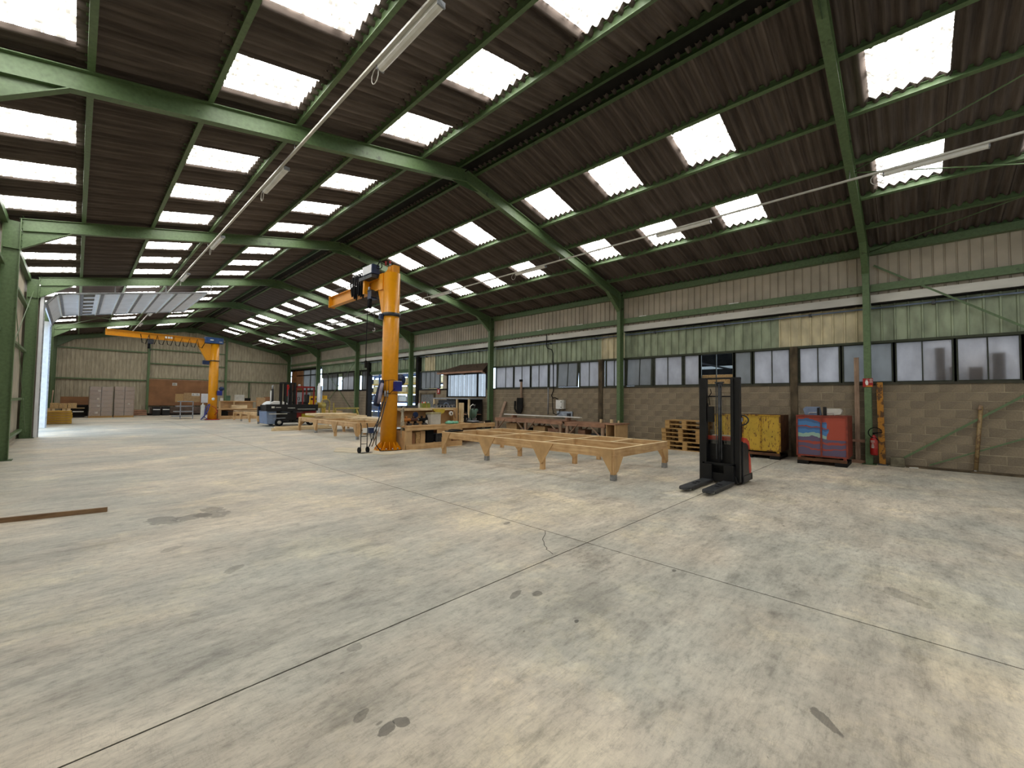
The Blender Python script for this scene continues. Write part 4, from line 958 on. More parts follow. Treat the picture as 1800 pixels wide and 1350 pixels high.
t=thing('round_sander','upright black sander with round dark blue disc on the workbench','sander',(7.27,by+.45,.70)); MB().cyl((7.27,by+.42,1.0),(7.27,by+.46,1.0),.09,n=20).build('disc',BLUE_D,t); MB().bar((7.27,by+.46,.70),(7.27,by+.46,.95),.05,.05).build('stand',RUBBER,t); MB().box(7.2,7.34,by+.38,by+.54,.70,.72).build('foot',RUBBER,t)
t=thing('black_bottle','small black bottle with white label left of the white case','bottle',(7.58,by+.3,.70)); MB().lathe([(0,.70),(.045,.702),(.045,.90),(.02,.95),(.02,1.0),(0,1.0)],(7.58,by+.3,0),14).build('bottle_body',RUBBER,t); MB().lathe([(.046,.72),(.046,.84)],(7.58,by+.3,0),14).build('label_band',WHITE,t)
t=thing('white_case','white box with grey lid standing on the workbench','case',(7.85,by+.3,.70)); MB().rbox(7.66,8.05,by+.18,by+.45,.70,1.02,.02).build('case_body',WHITED,t); MB().rbox(7.65,8.06,by+.17,by+.46,1.02,1.07,.02).build('case_lid',m_plain('khaki_lid','A39C7A',.5),t)
t=thing('yellow_bag','crumpled yellow bag hanging over the shelf above the white case','bag',(8.1,by+.5,1.0)); MB().poly([(7.95,by+.5,1.17),(8.45,by+.5,1.17),(8.40,by+.48,1.06),(8.25,by+.46,1.0),(8.08,by+.48,1.05)],(0,1,0),.03).build('bag_body',m_plain('bag_yellow','B29A32',.6),t)
t=thing('tape_roll','white tape roll hanging at the right end of the raised shelf','tape roll',(8.68,by+.5,1.0)); MB().lathe([(.035,0),(.075,0),(.075,.05),(.035,.05),(.035,0)],(8.68,by+.46,1.02),20,(0,1,0)).build('roll',WHITE,t); MB().cyl((8.68,by+.44,1.02),(8.68,by+.55,1.02),.012).build('peg',STEEL_D,t)
t=thing('hanging_strap','brown leather strap hanging on the back board right of the tape roll','strap',(8.75,by+.5,.9)); MB().tube([(8.86,by+.51,1.12),(8.87,by+.5,.95),(8.89,by+.5,.85)],.015,6).build('strap_body',OLDW[2],t)
t=thing('green_bag','crumpled pale green plastic bag lying on the workbench','bag',(8.45,by+.1,.70))
m=MB(); n=10
for i in range(3): m.lathe([(.0,0),(.14-.03*i,.02),(.12-.02*i,.06),(.05,.10-.01*i),(0,.11-.01*i)],(8.32+i*.15,by+.12,.70),9+i)
m.build('bag_body',PLAS_G,t)
# mitre saw
t=thing('mitre_saw','green and grey mitre saw on a black stand at the right end of the workbench','mitre saw',(9.5,by+.3,.70))
SG=m_plain('saw_green','4F6B5C',.45)
MB().lathe([(0,0),(.20,0),(.21,.03),(.2,.05),(0,.05)],(9.5,by+.3,.72),24).build('turntable',STEEL,t)
MB().box(9.25,9.78,by+.05,by+.55,.70,.725).build('base',STEEL_D,t); MB().box(9.27,9.45,by+.38,by+.41,.76,.86).box(9.55,9.74,by+.38,by+.41,.76,.86).build('fence',STEEL,t)
MB().lathe([(0,0),(.145,0),(.145,.003),(0,.003)],(9.5,by+.28,.98),28,(1,0,0)).build('saw_blade',STEEL,t)
m=MB(); m.lathe([(0,0),(.17,0),(.17,.05),(0,.05)],(9.48,by+.3,1.02),24,(1,0,0)).build('blade_guard',SG,t); MB().cyl((9.53,by+.32,1.08),(9.72,by+.36,1.12),.07,.06,16).build('motor',SG,t)
m=MB(); m.bar((9.5,by+.46,.76),(9.5,by+.4,1.14),.06,.06).build('arm',SG,t); m=MB(); m.tube([(9.46,by+.22,1.16),(9.44,by+.16,1.24),(9.5,by+.2,1.31),(9.57,by+.28,1.30)],.022,8).build('handle',BLACK,t)
m=MB(); m.tube([(9.43,by+.36,1.16),(9.40,by+.34,1.26),(9.5,by+.32,1.33),(9.6,by+.34,1.28)],.016,8).build('white_arc',WHITE,t)
m=MB(); m.tube([(9.12+.09*0,by+.3+.0,.88)]+[(9.13,by+.3-.0+.16*math.cos(a),.90+.16*math.sin(a)) for a in [2*PI*i/20 for i in range(20)]],.016,8); m.build('hand_wheel',DARK,t)
MB().box(9.82,10.1,by+.02,by+.04,.50,.78).build('black_side_table',BLACK,t)
# things on the lower shelf of the bench
for x,wd,hh,mt,lab in ((6.98,.12,.32,MDF,'thin brown folder upright on the lower shelf of the workbench'),(7.14,.14,.34,OSB,'pale box upright on the lower shelf beside the brown folder'),(7.31,.18,.36,PLY,'light plywood box on the lower shelf of the workbench'),(7.58,.26,.38,RUBBER,'tall black case in the middle of the lower shelf'),(7.95,.3,.25,STEEL_D,'dark machine on the lower shelf under the drawer'),(8.3,.2,.12,OSB,'low pale box on the lower shelf under the drawer'),(8.55,.16,.18,MDF,'small brown box at the right end of the lower shelf')):
    t=thing('storage_box',lab,'box',(x,by+.25,.16),'boxes on the lower shelf of the workbench'); MB().rbox(x-wd/2,x+wd/2,by+.08,by+.5,.16,.16+hh,.01).build('box_body',mt,t); MB().box(x-wd/2+.01,x+wd/2-.01,by+.07,by+.085,.16+hh*.3,.16+hh*.8).build('front_panel',mt,t)
t=thing('black_pouch','black tool pouch lying on the left end of the near timber frame','pouch',(7.4,9.2,.593)); MB().rbox(7.08,7.6,9.15,9.34,.593,.63,.02).build('pouch_body',BLACK,t); MB().tube([(7.1,9.2,.63),(7.25,9.25,.66),(7.5,9.2,.64),(7.7,9.28,.60)],.014,6).build('belt',BLACK,t)

# wall things behind the bench in bay three
t=thing('open_cabinet','dark cabinet with pale posts standing under the clear sheet window','cabinet',(13.3,16.6,0))
MB().box(13.0,13.9,15.25,18.2,1.50,1.56).build('top_panel',GREYM,t)
for y in (15.3,16.2,18.1): MB().box(13.0,13.07,y-.04,y+.04,0,1.5).build('front_post',PALE[2],t)
MB().box(13.85,13.9,15.3,18.1,.1,1.5).build('rear_panel',DARK,t); MB().box(13.05,13.85,15.3,18.1,.75,.78).build('shelf',OLDW[1],t)
t=thing('blower_machine','dark round fan housing inside the cabinet under the clear sheet window','machine',(13.3,17.2,.78)); MB().box(13.15,13.7,16.5,17.9,.78,1.45).build('housing',STEEL_D,t); m=MB(); m.tube([(13.13,17.2+.32*math.cos(a),.92+.38*math.sin(a)) for a in [PI*i/12 for i in range(13)]],.03,8).build('round_guard',BLUEGREY,t)
t=thing('exit_sign','small red sign with white symbol on the grey panel behind the workbench','sign',(14.0,19.05,1.8)); MB().box(13.99,14.0,18.93,19.18,1.78,2.08).build('sign_plate',REDP,t); MB().box(13.98,13.99,19.02,19.08,1.84,2.02).box(13.98,13.99,19.0,19.12,1.84,1.87).build('white_symbol',WHITE,t)
solo(MB().box(9.6,10.4,13.6,14.5,0,.62).box(9.6,10.4,13.6,13.7,.62,.72),'timber_stack',PALE[1],'low pale timber block beyond the right end of the workbench','timber',(10,14,0))

# ---------------------------------------------------------------- jib cranes
def hoist(parent,x,y,z,big=True):
    m=MB(); m.rbox(x-.10,x+.10,y-.13,y+.13,z-.34,z-.10,.03).build('hoist_motor',BLUE_D,parent)
    MB().rbox(x-.14,x+.14,y-.20,y-.12,z-.30,z-.12,.02).build('hoist_cover',STEEL_D,parent)
    MB().cyl((x-.06,y+.02,z-.34),(x-.06,y+.02,z-.62),.055,n=10).build('chain_bag',RUBBER,parent)
    for s in (-.09,.09): MB().cyl((x+s,y,z-.02),(x+s*1.35,y,z-.02),.045,n=14).build('trolley_wheel',STEEL,parent)
    MB().box(x-.12,x+.12,y-.10,y+.10,z-.10,z-.07).build('trolley_plate',STEEL_D,parent)
# near crane: column, arm to the far end of the hall
cx,cy=6.36,11.05
t=thing('jib_crane','tall yellow orange column jib crane standing in the middle of the hall, near one','jib crane',(cx,cy,0),'yellow jib cranes')
MB().cyl((cx,cy,.02),(cx,cy,5.19),.232,n=40).build('column',ORANGE,t)
MB().cyl((cx,cy,0),(cx,cy,.03),.40,n=32).build('base_plate',ORANGE,t)
for k in range(12):
    a=2*PI*k/12+.1; u=(math.cos(a),math.sin(a)); v=(-u[1],u[0])
    MB().poly([(cx+u[0]*.225,cy+u[1]*.225,.03),(cx+u[0]*.385,cy+u[1]*.385,.03),(cx+u[0]*.385,cy+u[1]*.385,.07),(cx+u[0]*.235,cy+u[1]*.235,.24)],(v[0],v[1],0),.012).build('base_rib',ORANGE,t)
    a+=PI/12; MB().cyl((cx+.34*math.cos(a),cy+.34*math.sin(a),.03),(cx+.34*math.cos(a),cy+.34*math.sin(a),.075),.022,n=6).build('anchor_bolt',STEEL,t)
MB().cyl((cx,cy,3.90),(cx,cy,4.0),.262,n=36).build('slewing_ring',STEEL_D,t)
m=MB(); m.rbox(cx-.34,cx-.24,cy+.0,cy+.14,3.80,3.96,.02).build('ring_lug',BLUE_D,t)
MB().box(cx-.04,cx+.16,cy-.14,cy+.20,5.19,5.43).build('head_block',ORANGE,t)
# arm: I beam from the head towards the far end
tipx=6.22
MB().sweep(iprof(.36,.17,.012,.02),(cx-.12,cy+.20,4.93),(tipx,14.9,4.905),(0,0,1),(1,0,0)).build('jib_arm',ORANGE,t)
MB().box(cx-.22,cx+.02,cy+.15,cy+.35,4.72,5.20).build('arm_root',ORANGE,t)
MB().poly([(cx-.17,cy+.18,5.20),(cx-.17,cy+.58,5.20),(cx-.17,cy+.52,4.80),(cx-.17,cy+.26,4.0),(cx-.17,cy+.18,4.0)],(1,0,0),.16).build('arm_bracket',ORANGE,t)
MB().poly([(cx-.06,cy+.0,5.42),(cx-.06,cy+.7,5.12),(cx-.06,cy+.0,5.12)],(1,0,0),.02).build('head_gusset',ORANGE,t)
MB().box(tipx-.11,tipx+.11,14.9,14.94,4.70,5.11).build('end_stop',ORANGE,t)
# two rails above the arm
for dx in (-.16,-.08): MB().cyl((cx+dx,cy+.4,5.22),(tipx+dx,14.5,5.22),.012,n=6).build('festoon_rail',STEEL,t)
MB().rbox(cx-.42,cx-.18,cy+.42,cy+1.05,5.22,5.49,.02).build('control_box',BLUE_D,t)
MB().box(cx-.432,cx-.42,cy+.46,cy+1.01,5.24,5.48).build('box_door',PALEDOOR,t)
hs=MB()
for k in range(8):
    yy=cy+1.12+.10*k; xx=cx-.30-.02*(k%3); zb=4.62+.05*(k%4)
    hs.tube([(xx,yy,5.36),(xx-.02,yy+.02,5.0),(xx,yy+.06,zb+.06),(xx+.02,yy+.12,zb),(xx+.03,yy+.18,zb+.08),(xx+.02,yy+.20,5.0),(xx,yy+.22,5.33)],.024,6)
o=hs.build('cable_loops',RUBBER,t)
m=MB(); m.tube([(cx-.33,cy+.22,5.40+.0)]+[(cx-.33+.03*math.sin(a*2),cy+.16+.12*math.cos(a),5.42+.12*math.sin(a)) for a in [2*PI*i/14 for i in range(15)]],.014,6).build('cable_coil',RUBBER,t)
MB().cyl((cx-.05,cy+.05,5.42),(cx-.05,cy+.05,5.50),.03,n=12).build('beacon_base',STEEL,t); MB().cyl((cx-.05,cy+.05,5.50),(cx-.05,cy+.05,5.57),.026,n=12).build('red_beacon',REDP,t); MB().cyl((cx-.16,cy+.1,5.42),(cx-.16,cy+.1,5.55),.022,n=12).build('red_beacon',REDP,t)
MB().box(cx-.42,cx-.20,cy+.45,cy+1.25,5.10,5.20).build('trolley_frame',STEEL_D,t)
for k in range(5): MB().cyl((cx-.36,cy+1.1+.17*k,5.38),(cx-.28,cy+1.1+.17*k,5.38),.03,n=10).build('festoon_trolley',STEEL,t)
MB().box(cx-.36,cx-.20,cy+1.0,cy+1.1,4.7,5.1).build('drive_plate',ORANGE,t)
t2=thing('chain_hoist','dark blue electric chain hoist hanging from the arm of the near crane','hoist',(cx-.14,cy+.75,4.75)); hoist(t2,cx-.2,cy+.80,4.86)
m=MB(); m.cyl((cx-.16,cy+.72,4.4),(cx-.16,cy+.72,3.62),.008,n=6).build('load_chain',STEEL_D,t2); m=MB(); m.tube([(cx-.16,cy+.72,3.64),(cx-.13,cy+.72,3.60),(cx-.13,cy+.72,3.55),(cx-.17,cy+.72,3.52),(cx-.20,cy+.72,3.56)],.016,8).build('hook',STEEL,t2)
t3=thing('pendant_cable','dark control cable hanging from the near crane arm with its pendant','pendant control',(cx-.20,cy+.8,1.9)); 
MB().tube([(cx-.26,cy+.95,4.6),(cx-.27,cy+.97,3.0),(cx-.27,cy+.97,2.62)],.012,6).build('cable',RUBBER,t3); MB().rbox(cx-.30,cx-.24,cy+.94,cy+1.0,2.42,2.64,.01).build('pendant',DARK,t3)
# blue boxes and gear on the column
t4=thing('cable_reel','dark blue round cable reel behind the near crane column','cable reel',(cx+.28,cy+.1,2.0)); MB().lathe([(0,0),(.17,0),(.17,.10),(0,.10)],(cx+.33,cy-.05,2.06),24,(0,1,0)).build('reel_drum',BLUE_D,t4); MB().box(cx+.2,cx+.34,cy+.02,cy+.06,1.9,2.0).build('bracket',STEEL_D,t4); MB().lathe([(0,0),(.05,0),(.05,.13),(0,.13)],(cx+.33,cy-.07,2.06),12,(0,1,0)).build('hub',BLACK,t4)
t5=thing('switch_box','bright blue switch box strapped to the front of the near crane column','switch box',(cx+.1,cy-.3,1.8)); MB().rbox(cx-.02,cx+.20,cy-.37,cy-.20,1.71,1.99,.03).build('box_body',BLUE,t5); MB().box(cx+.0,cx+.18,cy-.36,cy-.21,1.99,2.005).build('white_lid',WHITE,t5); MB().tube([(cx-.02,cy-.3,1.78),(cx-.14,cy-.27,1.64),(cx-.24,cy-.12,1.66),(cx-.25,cy-.05,1.75)],.01,6).build('cable',RUBBER,t5)
t6=thing('coil_wrap','thin brown wires looped around the near crane column','wire loops',(cx,cy,1.7)); m=MB()
for dz,da in ((1.62,0),(2.02,.5)): m.tube([(cx+.238*math.cos(a),cy+.238*math.sin(a),dz+.015*math.sin(3*a+da)) for a in [2*PI*i/24 for i in range(24)]],.008,6,True)
for q in (-2.9,-2.6,-2.2): m.cyl((cx+.24*math.cos(q),cy+.24*math.sin(q),1.62),(cx+.24*math.cos(q),cy+.24*math.sin(q),2.03),.007,n=6)
m.build('wire',m_plain('brown_wire','5A3618',.6),t6)
# jackets hanging left of the column
t7=thing('hanging_jacket','dark blue and grey work jacket hanging on the left of the near crane column','jacket',(cx-.36,cy+.0,1.2))
m=MB(); pr=[(-.11,-.07),(.0,-.10),(.11,-.06),(.12,.05),(.0,.09),(-.12,.05)]
lv=[(1.28,.62,-.08),(1.42,.75,-.05),(1.60,.72,.0),(1.78,.66,.04),(1.93,.5,.08),(2.02,.3,.11)]
vs=[]; 
for z,s_,dx in lv: vs+=[(cx-.36+dx+a*s_,cy-.05+b*s_,z+.02*math.sin(a*40)) for a,b in pr]
m.add(vs,[(k*6+i,k*6+(i+1)%6,(k+1)*6+(i+1)%6,(k+1)*6+i) for k in range(5) for i in range(6)]+[(5,4,3,2,1,0),(30,31,32,33,34,35)],True).build('jacket_body',m_plain('navy_cloth','252C44',.9),t7)
m=MB(); m.tube([(cx-.30,cy-.12,1.92),(cx-.37,cy-.17,1.75),(cx-.40,cy-.16,1.5),(cx-.41,cy-.13,1.35)],.05,8).build('sleeve',m_plain('lilac_cloth','8E8796',.9),t7)
t8=thing('hanging_rope','pale looped rope hanging on the right side of the near crane column','rope',(cx+.3,cy-.15,.3)); m=MB()
for k in range(5): m.tube([(cx+.30+.02*k,cy-.22+.02*k,1.18),(cx+.24+.02*k,cy-.26,.8),(cx+.26+.015*k,cy-.27,.36+.03*k),(cx+.33+.01*k,cy-.25,.32+.03*k),(cx+.37,cy-.22,.75),(cx+.33,cy-.2,1.18)],.013,6)
m.build('rope_loops',ROPE,t8)
m=MB(); m.tube([(cx+.26,cy-.2,1.1),(cx+.33,cy-.22,1.22),(cx+.38,cy-.18,1.12)],.03,8).build('rope_knot',ROPE,t8)
for i,(dx,lab) in enumerate(((-.30,'left of two lifting tubes leaning on the near crane column'),(-.22,'right one of two tubes leaning on the near crane column'))):
    t9=thing('lifting_clamp',lab,'lifting clamp',(cx+dx-.3,cy-.2,0)); m=MB(); m.tube([(cx+dx+.06,cy-.18,1.55),(cx+dx-.06,cy-.2,1.15),(cx+dx-.22,cy-.22,.62),(cx+dx-.42,cy-.24,.16)],.014,6).build('arm_tube',OLDW[2] if i else STEEL_D,t9); m=MB(); m.tube([(cx+dx-.02,cy-.2,1.4),(cx+dx-.16,cy-.24,.9),(cx+dx-.40,cy-.26,.5),(cx+dx-.36,cy-.24,.30)],.012,6).build('link_tube',STEEL_D,t9)
    MB().cyl((cx+dx+.05,cy-.19,1.55),(cx+dx+.05,cy-.19,1.72),.03,.02,8).build('handle',GREYM,t9)
t10=thing('floor_cable','black cable curling on the floor at the foot of the near crane','cable',(cx-.4,cy-.2,0)); MB().tube([(cx-.42,cy-.05,.75),(cx-.45,cy-.12,.5),(cx-.5,cy-.2,.2),(cx-.42,cy-.3,.03),(cx-.25,cy-.36,.018),(cx+.0,cy-.42,.018),(cx+.2,cy-.4,.018)],.014,6).build('cable_run',RUBBER,t10)
# far crane: arm points to the left wall
fx,fy=6.05,32.2
t=thing('jib_crane','yellow orange column jib crane at the far end, arm reaching left','jib crane',(fx,fy,0),'yellow jib cranes')
MB().cyl((fx,fy,.02),(fx,fy,4.85),.25,n=32).build('column',ORANGE,t); MB().cyl((fx,fy,0),(fx,fy,.04),.42,n=24).build('base_plate',REDP,t)
MB().rbox(fx-.55,fx+.42,fy-.28,fy+.28,4.86,5.22,.06).build('head_cover',m_plain('crane_blue','274A7C',.4),t); m=MB(); m.box(fx-.30,fx-.12,fy-.29,fy-.28,5.02,5.09).box(fx+.18,fx+.34,fy-.29,fy-.28,4.94,4.98).build('head_mark',WHITE,t)
MB().sweep(iprof(.34,.2,.012,.02),(fx-.5,fy,4.95),(1.0,fy-.3,4.97),(0,0,1),(0,1,0)).build('jib_arm',ORANGE,t)
MB().poly([(fx-.95,fy-.12,4.80),(fx-.2,fy-.12,4.80),(fx-.2,fy-.12,3.75),(fx-.42,fy-.12,3.75)],(0,1,0),.24).build('arm_bracket',ORANGE,t)
MB().cyl((fx,fy,3.72),(fx,fy,3.78),.28,n=28).build('slewing_ring',STEEL_D,t); MB().rbox(fx-.62,fx-.28,fy-.2,fy+.05,3.50,3.74,.04).build('ring_motor',BLUE_D,t)
m=MB(); P=[(fx-.55,fy-.2,4.85)]
n=8
for k in range(n): P+=[(fx-.7-.38*k,fy-.2,4.50),(fx-.85-.38*k,fy-.2,4.55),(fx-.93-.38*k,fy-.2,5.03)]
m.tube(P,.022,6).build('festoon_cable',RUBBER,t)
m=MB()
for k,x in enumerate((3.55,3.68,3.80)): m.box(x,x+.09,fy-.26,fy-.25,4.90,5.02)
m.build('arm_lettering',WHITE,t)
MB().rbox(fx+.16,fx+.42,fy-.42,fy-.22,1.55,1.85,.03).build('switch_box',BLUE,t); MB().lathe([(0,0),(.14,0),(.14,.1),(0,.1)],(fx+.42,fy-.2,1.98),18,(0,1,0)).build('cable_reel',BLUE_D,t); MB().lathe([(0,0),(.09,0),(.09,.01),(0,.01)],(fx-.02,fy-.26,1.32),18,(0,1,0)).build('white_disc',WHITE,t)
t2=thing('chain_hoist','dark electric chain hoist hanging from the arm of the far crane','hoist',(3.0,fy-.2,4.75)); hoist(t2,2.9,fy-.2,4.85); MB().tube([(2.9,fy-.2,4.3),(2.9,fy-.2,4.1)],.02,6).build('load_chain',STEEL_D,t2)
t=thing('air_hose','blue and red hoses hanging at the foot of the far crane','hose',(5.6,fy-.3,0)); m=MB(); m.tube([(5.85,fy-.35,1.0),(5.75,fy-.4,.6),(5.6,fy-.42,.3),(5.4,fy-.45,.04)],.03,6).tube([(5.8,fy-.35,1.0),(5.62,fy-.4,.7),(5.58,fy-.42,.2),(5.75,fy-.45,.04)],.025,6).build('blue_hose',BLUE,t); m=MB(); m.tube([(5.95,fy-.35,.9),(6.15,fy-.4,.75),(6.25,fy-.42,.5),(6.1,fy-.4,.3)],.02,6).build('red_hose',REDP,t)
t=thing('white_bag','white sack leaning against the base of the far crane','sack',(5.5,fy-.2,0)); MB().rbox(5.42,5.62,fy-.35,fy-.1,0,.95,.05).build('sack_body',WHITED,t); MB().cyl((5.52,fy-.22,.93),(5.52,fy-.22,1.05),.06,.03,8).build('sack_neck',WHITED,t)

# ---------------------------------------------------------------- hand truck and floor sheet
solo(MB().poly([(5.47,12.47,0),(7.16,10.12,0),(5.75,10.02,0),(5.0,11.6,0)],(0,0,1),.012),'floor_sheet',m_plain('dusty_plywood','C9BEA6',.8,0,.08,3),'pale thin plywood sheet on the floor under the near crane foot','sheet',(6,11,0))
hx,hy=5.48,10.80
t=thing('hand_truck','small black hand truck with curved handles and blue box, left of the near crane','hand truck',(hx,hy,0))
for s in (-.09,.09): MB().tube([(hx+s,hy,.08),(hx+s,hy,.62),(hx+s-.02,hy-.04,.74),(hx+s-.07,hy-.1,.82)],.012,8).build('side_tube',BLACK,t)
for z in (.25,.45,.62): MB().cyl((hx-.09,hy,z),(hx+.09,hy,z),.009,n=6).build('cross_tube',BLACK,t)
MB().box(hx-.1,hx+.2,hy-.12,hy-.01,.012,.022).build('toe_plate',BLACK,t)
for s in (-.14,.10): MB().cyl((hx+s,hy+.02,.085),(hx+s+.04,hy+.02,.085),.08,n=18).build('wheel',RUBBER,t)
MB().box(hx-.05,hx+.07,hy-.03,hy+.01,.55,.68).build('white_plate',WHITE,t); MB().rbox(hx+.12,hx+.26,hy-.06,hy+.04,.54,.68,.01).build('blue_box',BLUE_D,t)

# plank in the left foreground
solo(MB().bar((.335,7.50,.028),(-1.0,7.74,.028),.04,.056),'timber_batten',m_wood('foreground_batten','8F7355','6F5640',0),'brown timber batten lying on edge on the floor at the left','batten',(-.3,7.6,0))

# ---------------------------------------------------------------- multi-way forklift
gx,gy=7.0,23.4
t=thing('forklift','black and red four-way forklift with white counterweight parked in the middle distance','forklift',(7.9,24.0,0))
def FX(a): return a
MB().box(6.62,9.15,23.35,23.50,.78,1.12).build('fork_side_beam',BLACK,t); MB().box(6.62,9.1,24.7,24.85,.5,1.0).build('rear_beam',BLACK,t)
m=MB(); m.rbox(6.72,7.75,23.5,24.8,.35,1.08,.08).build('engine_housing',BLACK,t)
m=MB(); m.sweep([(6.70,.12),(7.12,.12),(7.12,.78),(6.66,.78)],(0,23.42,0),(0,24.7,0),(1,0,0),(0,0,1)).build('counterweight',BLUEGREY,t,bevel=.03)
MB().sweep([(6.78,1.08),(7.70,1.08),(7.66,1.20),(7.40,1.28),(7.0,1.27),(6.86,1.18)],(0,23.55,0),(0,24.7,0),(1,0,0),(0,0,1)).build('white_hood',WHITE,t,bevel=.02)
MB().cyl((7.0,23.75,1.1),(7.0,23.75,1.9),.06,n=12).build('exhaust_pipe',BLACK,t); MB().cyl((7.0,23.75,1.88),(7.0,23.75,2.1),.035,n=12).build('exhaust_tip',STEEL,t)
MB().cyl((6.92,23.72,1.05),(6.92,23.72,1.82),.03,n=10).build('white_pipe',WHITE,t)
for x in (7.35,7.56,7.84,8.02): MB().sweep(iprof(.16,.10,.02,.02),(x,23.62,.18),(x,23.62,2.24),(0,1,0),(1,0,0)).build('mast_channel',BLACK,t)
for z in (.6,1.2,2.2): MB().box(7.3,8.08,23.60,23.66,z,z+.07).build('mast_tie',BLACK,t)
MB().cyl((7.7,23.6,.3),(7.7,23.6,1.9),.05,n=12).build('lift_ram',STEEL_D,t); MB().box(7.62,7.72,23.56,23.6,1.55,2.15).build('red_hose_cover',REDP,t)
MB().box(7.3,8.1,23.46,23.54,.3,1.0).build('fork_carriage',BLACK,t)
for x in (7.35,7.95): MB().sweep([(-.06,0),(.06,0),(.06,.04),(-.06,.04)],(x,23.5,.72),(x,22.3,.72),(1,0,0),(0,0,1)).build('fork',STEEL_D,t)
MB().box(5.0,6.7,23.3,23.42,.78,.80).build('long_fork',STEEL_D,t)
# operator cab
RC=m_plain('cab_red','7E1A16',.45)
for (x,y) in ((8.12,23.65),(9.02,23.65),(8.12,24.7),(9.02,24.7),(8.45,23.65)):
    MB().bar((x,y,1.1),(x-.0,y,2.05),.06,.06,(0,1,0)).build('cab_post',RC,t)
m=MB(); m.box(8.08,9.06,23.6,23.67,2.02,2.09).box(8.08,9.06,24.68,24.74,2.02,2.09).box(8.08,8.14,23.6,24.74,2.02,2.09).box(9.0,9.06,23.6,24.74,2.02,2.09).build('cab_roof_frame',RC,t)
MB().rbox(8.1,9.12,23.5,24.8,.42,1.10,.05).build('cab_body',RC,t); MB().rbox(8.2,8.75,23.47,23.5,.75,1.0,.02,1).build('black_side_panel',BLACK,t)
MB().rbox(8.45,8.85,23.9,24.4,1.10,1.25,.05).build('seat',BLACK,t); MB().rbox(8.78,8.90,23.9,24.4,1.2,1.65,.05).build('seat_back',BLACK,t)
m=MB(); m.tube([(8.40+.0,24.1+.14*math.cos(a),1.42+.10*math.sin(a)) for a in [2*PI*i/14 for i in range(14)]],.014,6,True).build('steering_wheel',BLACK,t)
MB().cyl((8.35,23.9,2.09),(8.35,23.9,2.2),.06,n=12).build('roof_lamp',WHITED,t)
MB().box(6.75,7.6,23.33,23.36,.62,.66).box(8.1,9.0,23.33,23.36,.86,.885).build('pale_stripe',WHITED,t)
m=MB(); m.box(6.86,7.0,23.342,23.349,.93,1.02).box(7.05,7.3,23.342,23.349,.95,.98).box(7.62,7.98,23.342,23.349,.92,.95).build('side_lettering',WHITED,t)
MB().rbox(8.35,9.05,23.36,23.5,.42,.62,.03).build('yellow_tank',m_plain('tank_yellow','9C8A18',.5),t)
for (x,y) in ((7.25,23.45),(8.80,23.45),(7.25,24.75),(8.80,24.75)):
    w_=MB(); w_.lathe([(.10,-.09),(.165,-.09),(.20,-.06),(.20,.06),(.165,.09),(.10,.09)],(x,y,.20),24,(0,1,0)); wo=w_.build('wheel',RUBBER,t)
    MB().lathe([(0,-.07),(.04,-.092),(.05,-.07),(.11,-.085),(.11,.085),(0,.085)],(x,y,.20),20,(0,1,0)).build('wheel_rim',WHITED,wo)
    MB().box(x-.28,x+.28,y-.1,y+.1,.40,.43).build('mudguard',GREYM,t)
MB().bar((7.45,23.55,.30),(7.75,23.6,.25),.1,.08).build('axle_link',STEEL_D,t); MB().bar((8.6,23.55,.30),(8.1,23.6,.28),.1,.08).build('axle_link',STEEL_D,t)
MB().box(7.3,8.8,23.7,24.6,.15,.4).build('chassis_floor',BLACK,t)
# yellow machine behind it
t=thing('yellow_compressor','bright yellow motor unit standing behind the red cab of the forklift','machine',(9.9,26.5,0))
MB().rbox(9.80,10.60,26.3,27.0,1.0,1.58,.05).build('upper_hood',YELLOW,t); MB().rbox(9.95,10.80,26.35,26.95,.25,1.0,.05).build('lower_body',SKIN_Y,t); MB().box(9.70,10.90,26.3,27.0,.1,.25).build('skid_frame',YELLOW,t); MB().rbox(10.62,10.85,26.3,26.9,1.35,1.62,.03).build('side_tank',YELLOW,t)
MB().box(9.86,10.00,26.28,26.3,1.35,1.45).box(10.15,10.30,26.28,26.3,1.36,1.44).build('black_mark',BLACK,t); MB().box(9.80,9.92,26.4,26.6,0,.1).box(10.70,10.80,26.4,26.6,0,.1).build('foot',BLACK,t)
YF=m_plain('tube_yellow','A08A3C',.5,.1,.2)
t=thing('tube_machine','dull yellow tube machine frame with motor right of the forklift','machine frame',(9.9,25,0))
for x in (9.55,10.35): 
    for y in (24.8,25.5): MB().bar((x,y,.0),(x,y,.95),.05,.05).build('leg',YF,t)
m=MB(); m.tube([(9.9,24.8,.45),(9.9,24.8,1.28),(10.0,24.8,1.38),(10.28,24.8,1.38),(10.38,24.8,1.28),(10.38,24.8,.3)],.03,8).build('loop_rail',YF,t)
MB().box(9.5,10.6,24.76,24.84,.42,.48).build('cross_rail',YF,t); MB().box(9.5,10.9,24.76,25.5,.28,.33).build('base_rail',YF,t)
MB().cyl((9.62,24.72,1.05),(10.1,24.9,1.05),.17,n=16).build('motor',YF,t); MB().cyl((9.55,24.70,1.12),(9.6,24.7,1.12),.09,n=12).build('flange',STEEL,t); MB().bar((10.6,24.8,.0),(10.62,24.8,1.2),.045,.045).build('leg',YF,t)
t=thing('tube_trestle','yellow metal trestle with sloping legs right of the tube frame','trestle',(11.2,25.2,0))
MB().box(10.75,12.3,25.0,25.12,.82,.90).build('top_beam',YF,t)
for x,dx in ((10.85,.12),(12.15,-.2)):
    for y in (24.8,25.3): MB().bar((x-dx,y,0),(x,25.05,.84),.06,.06).build('leg',YF,t)
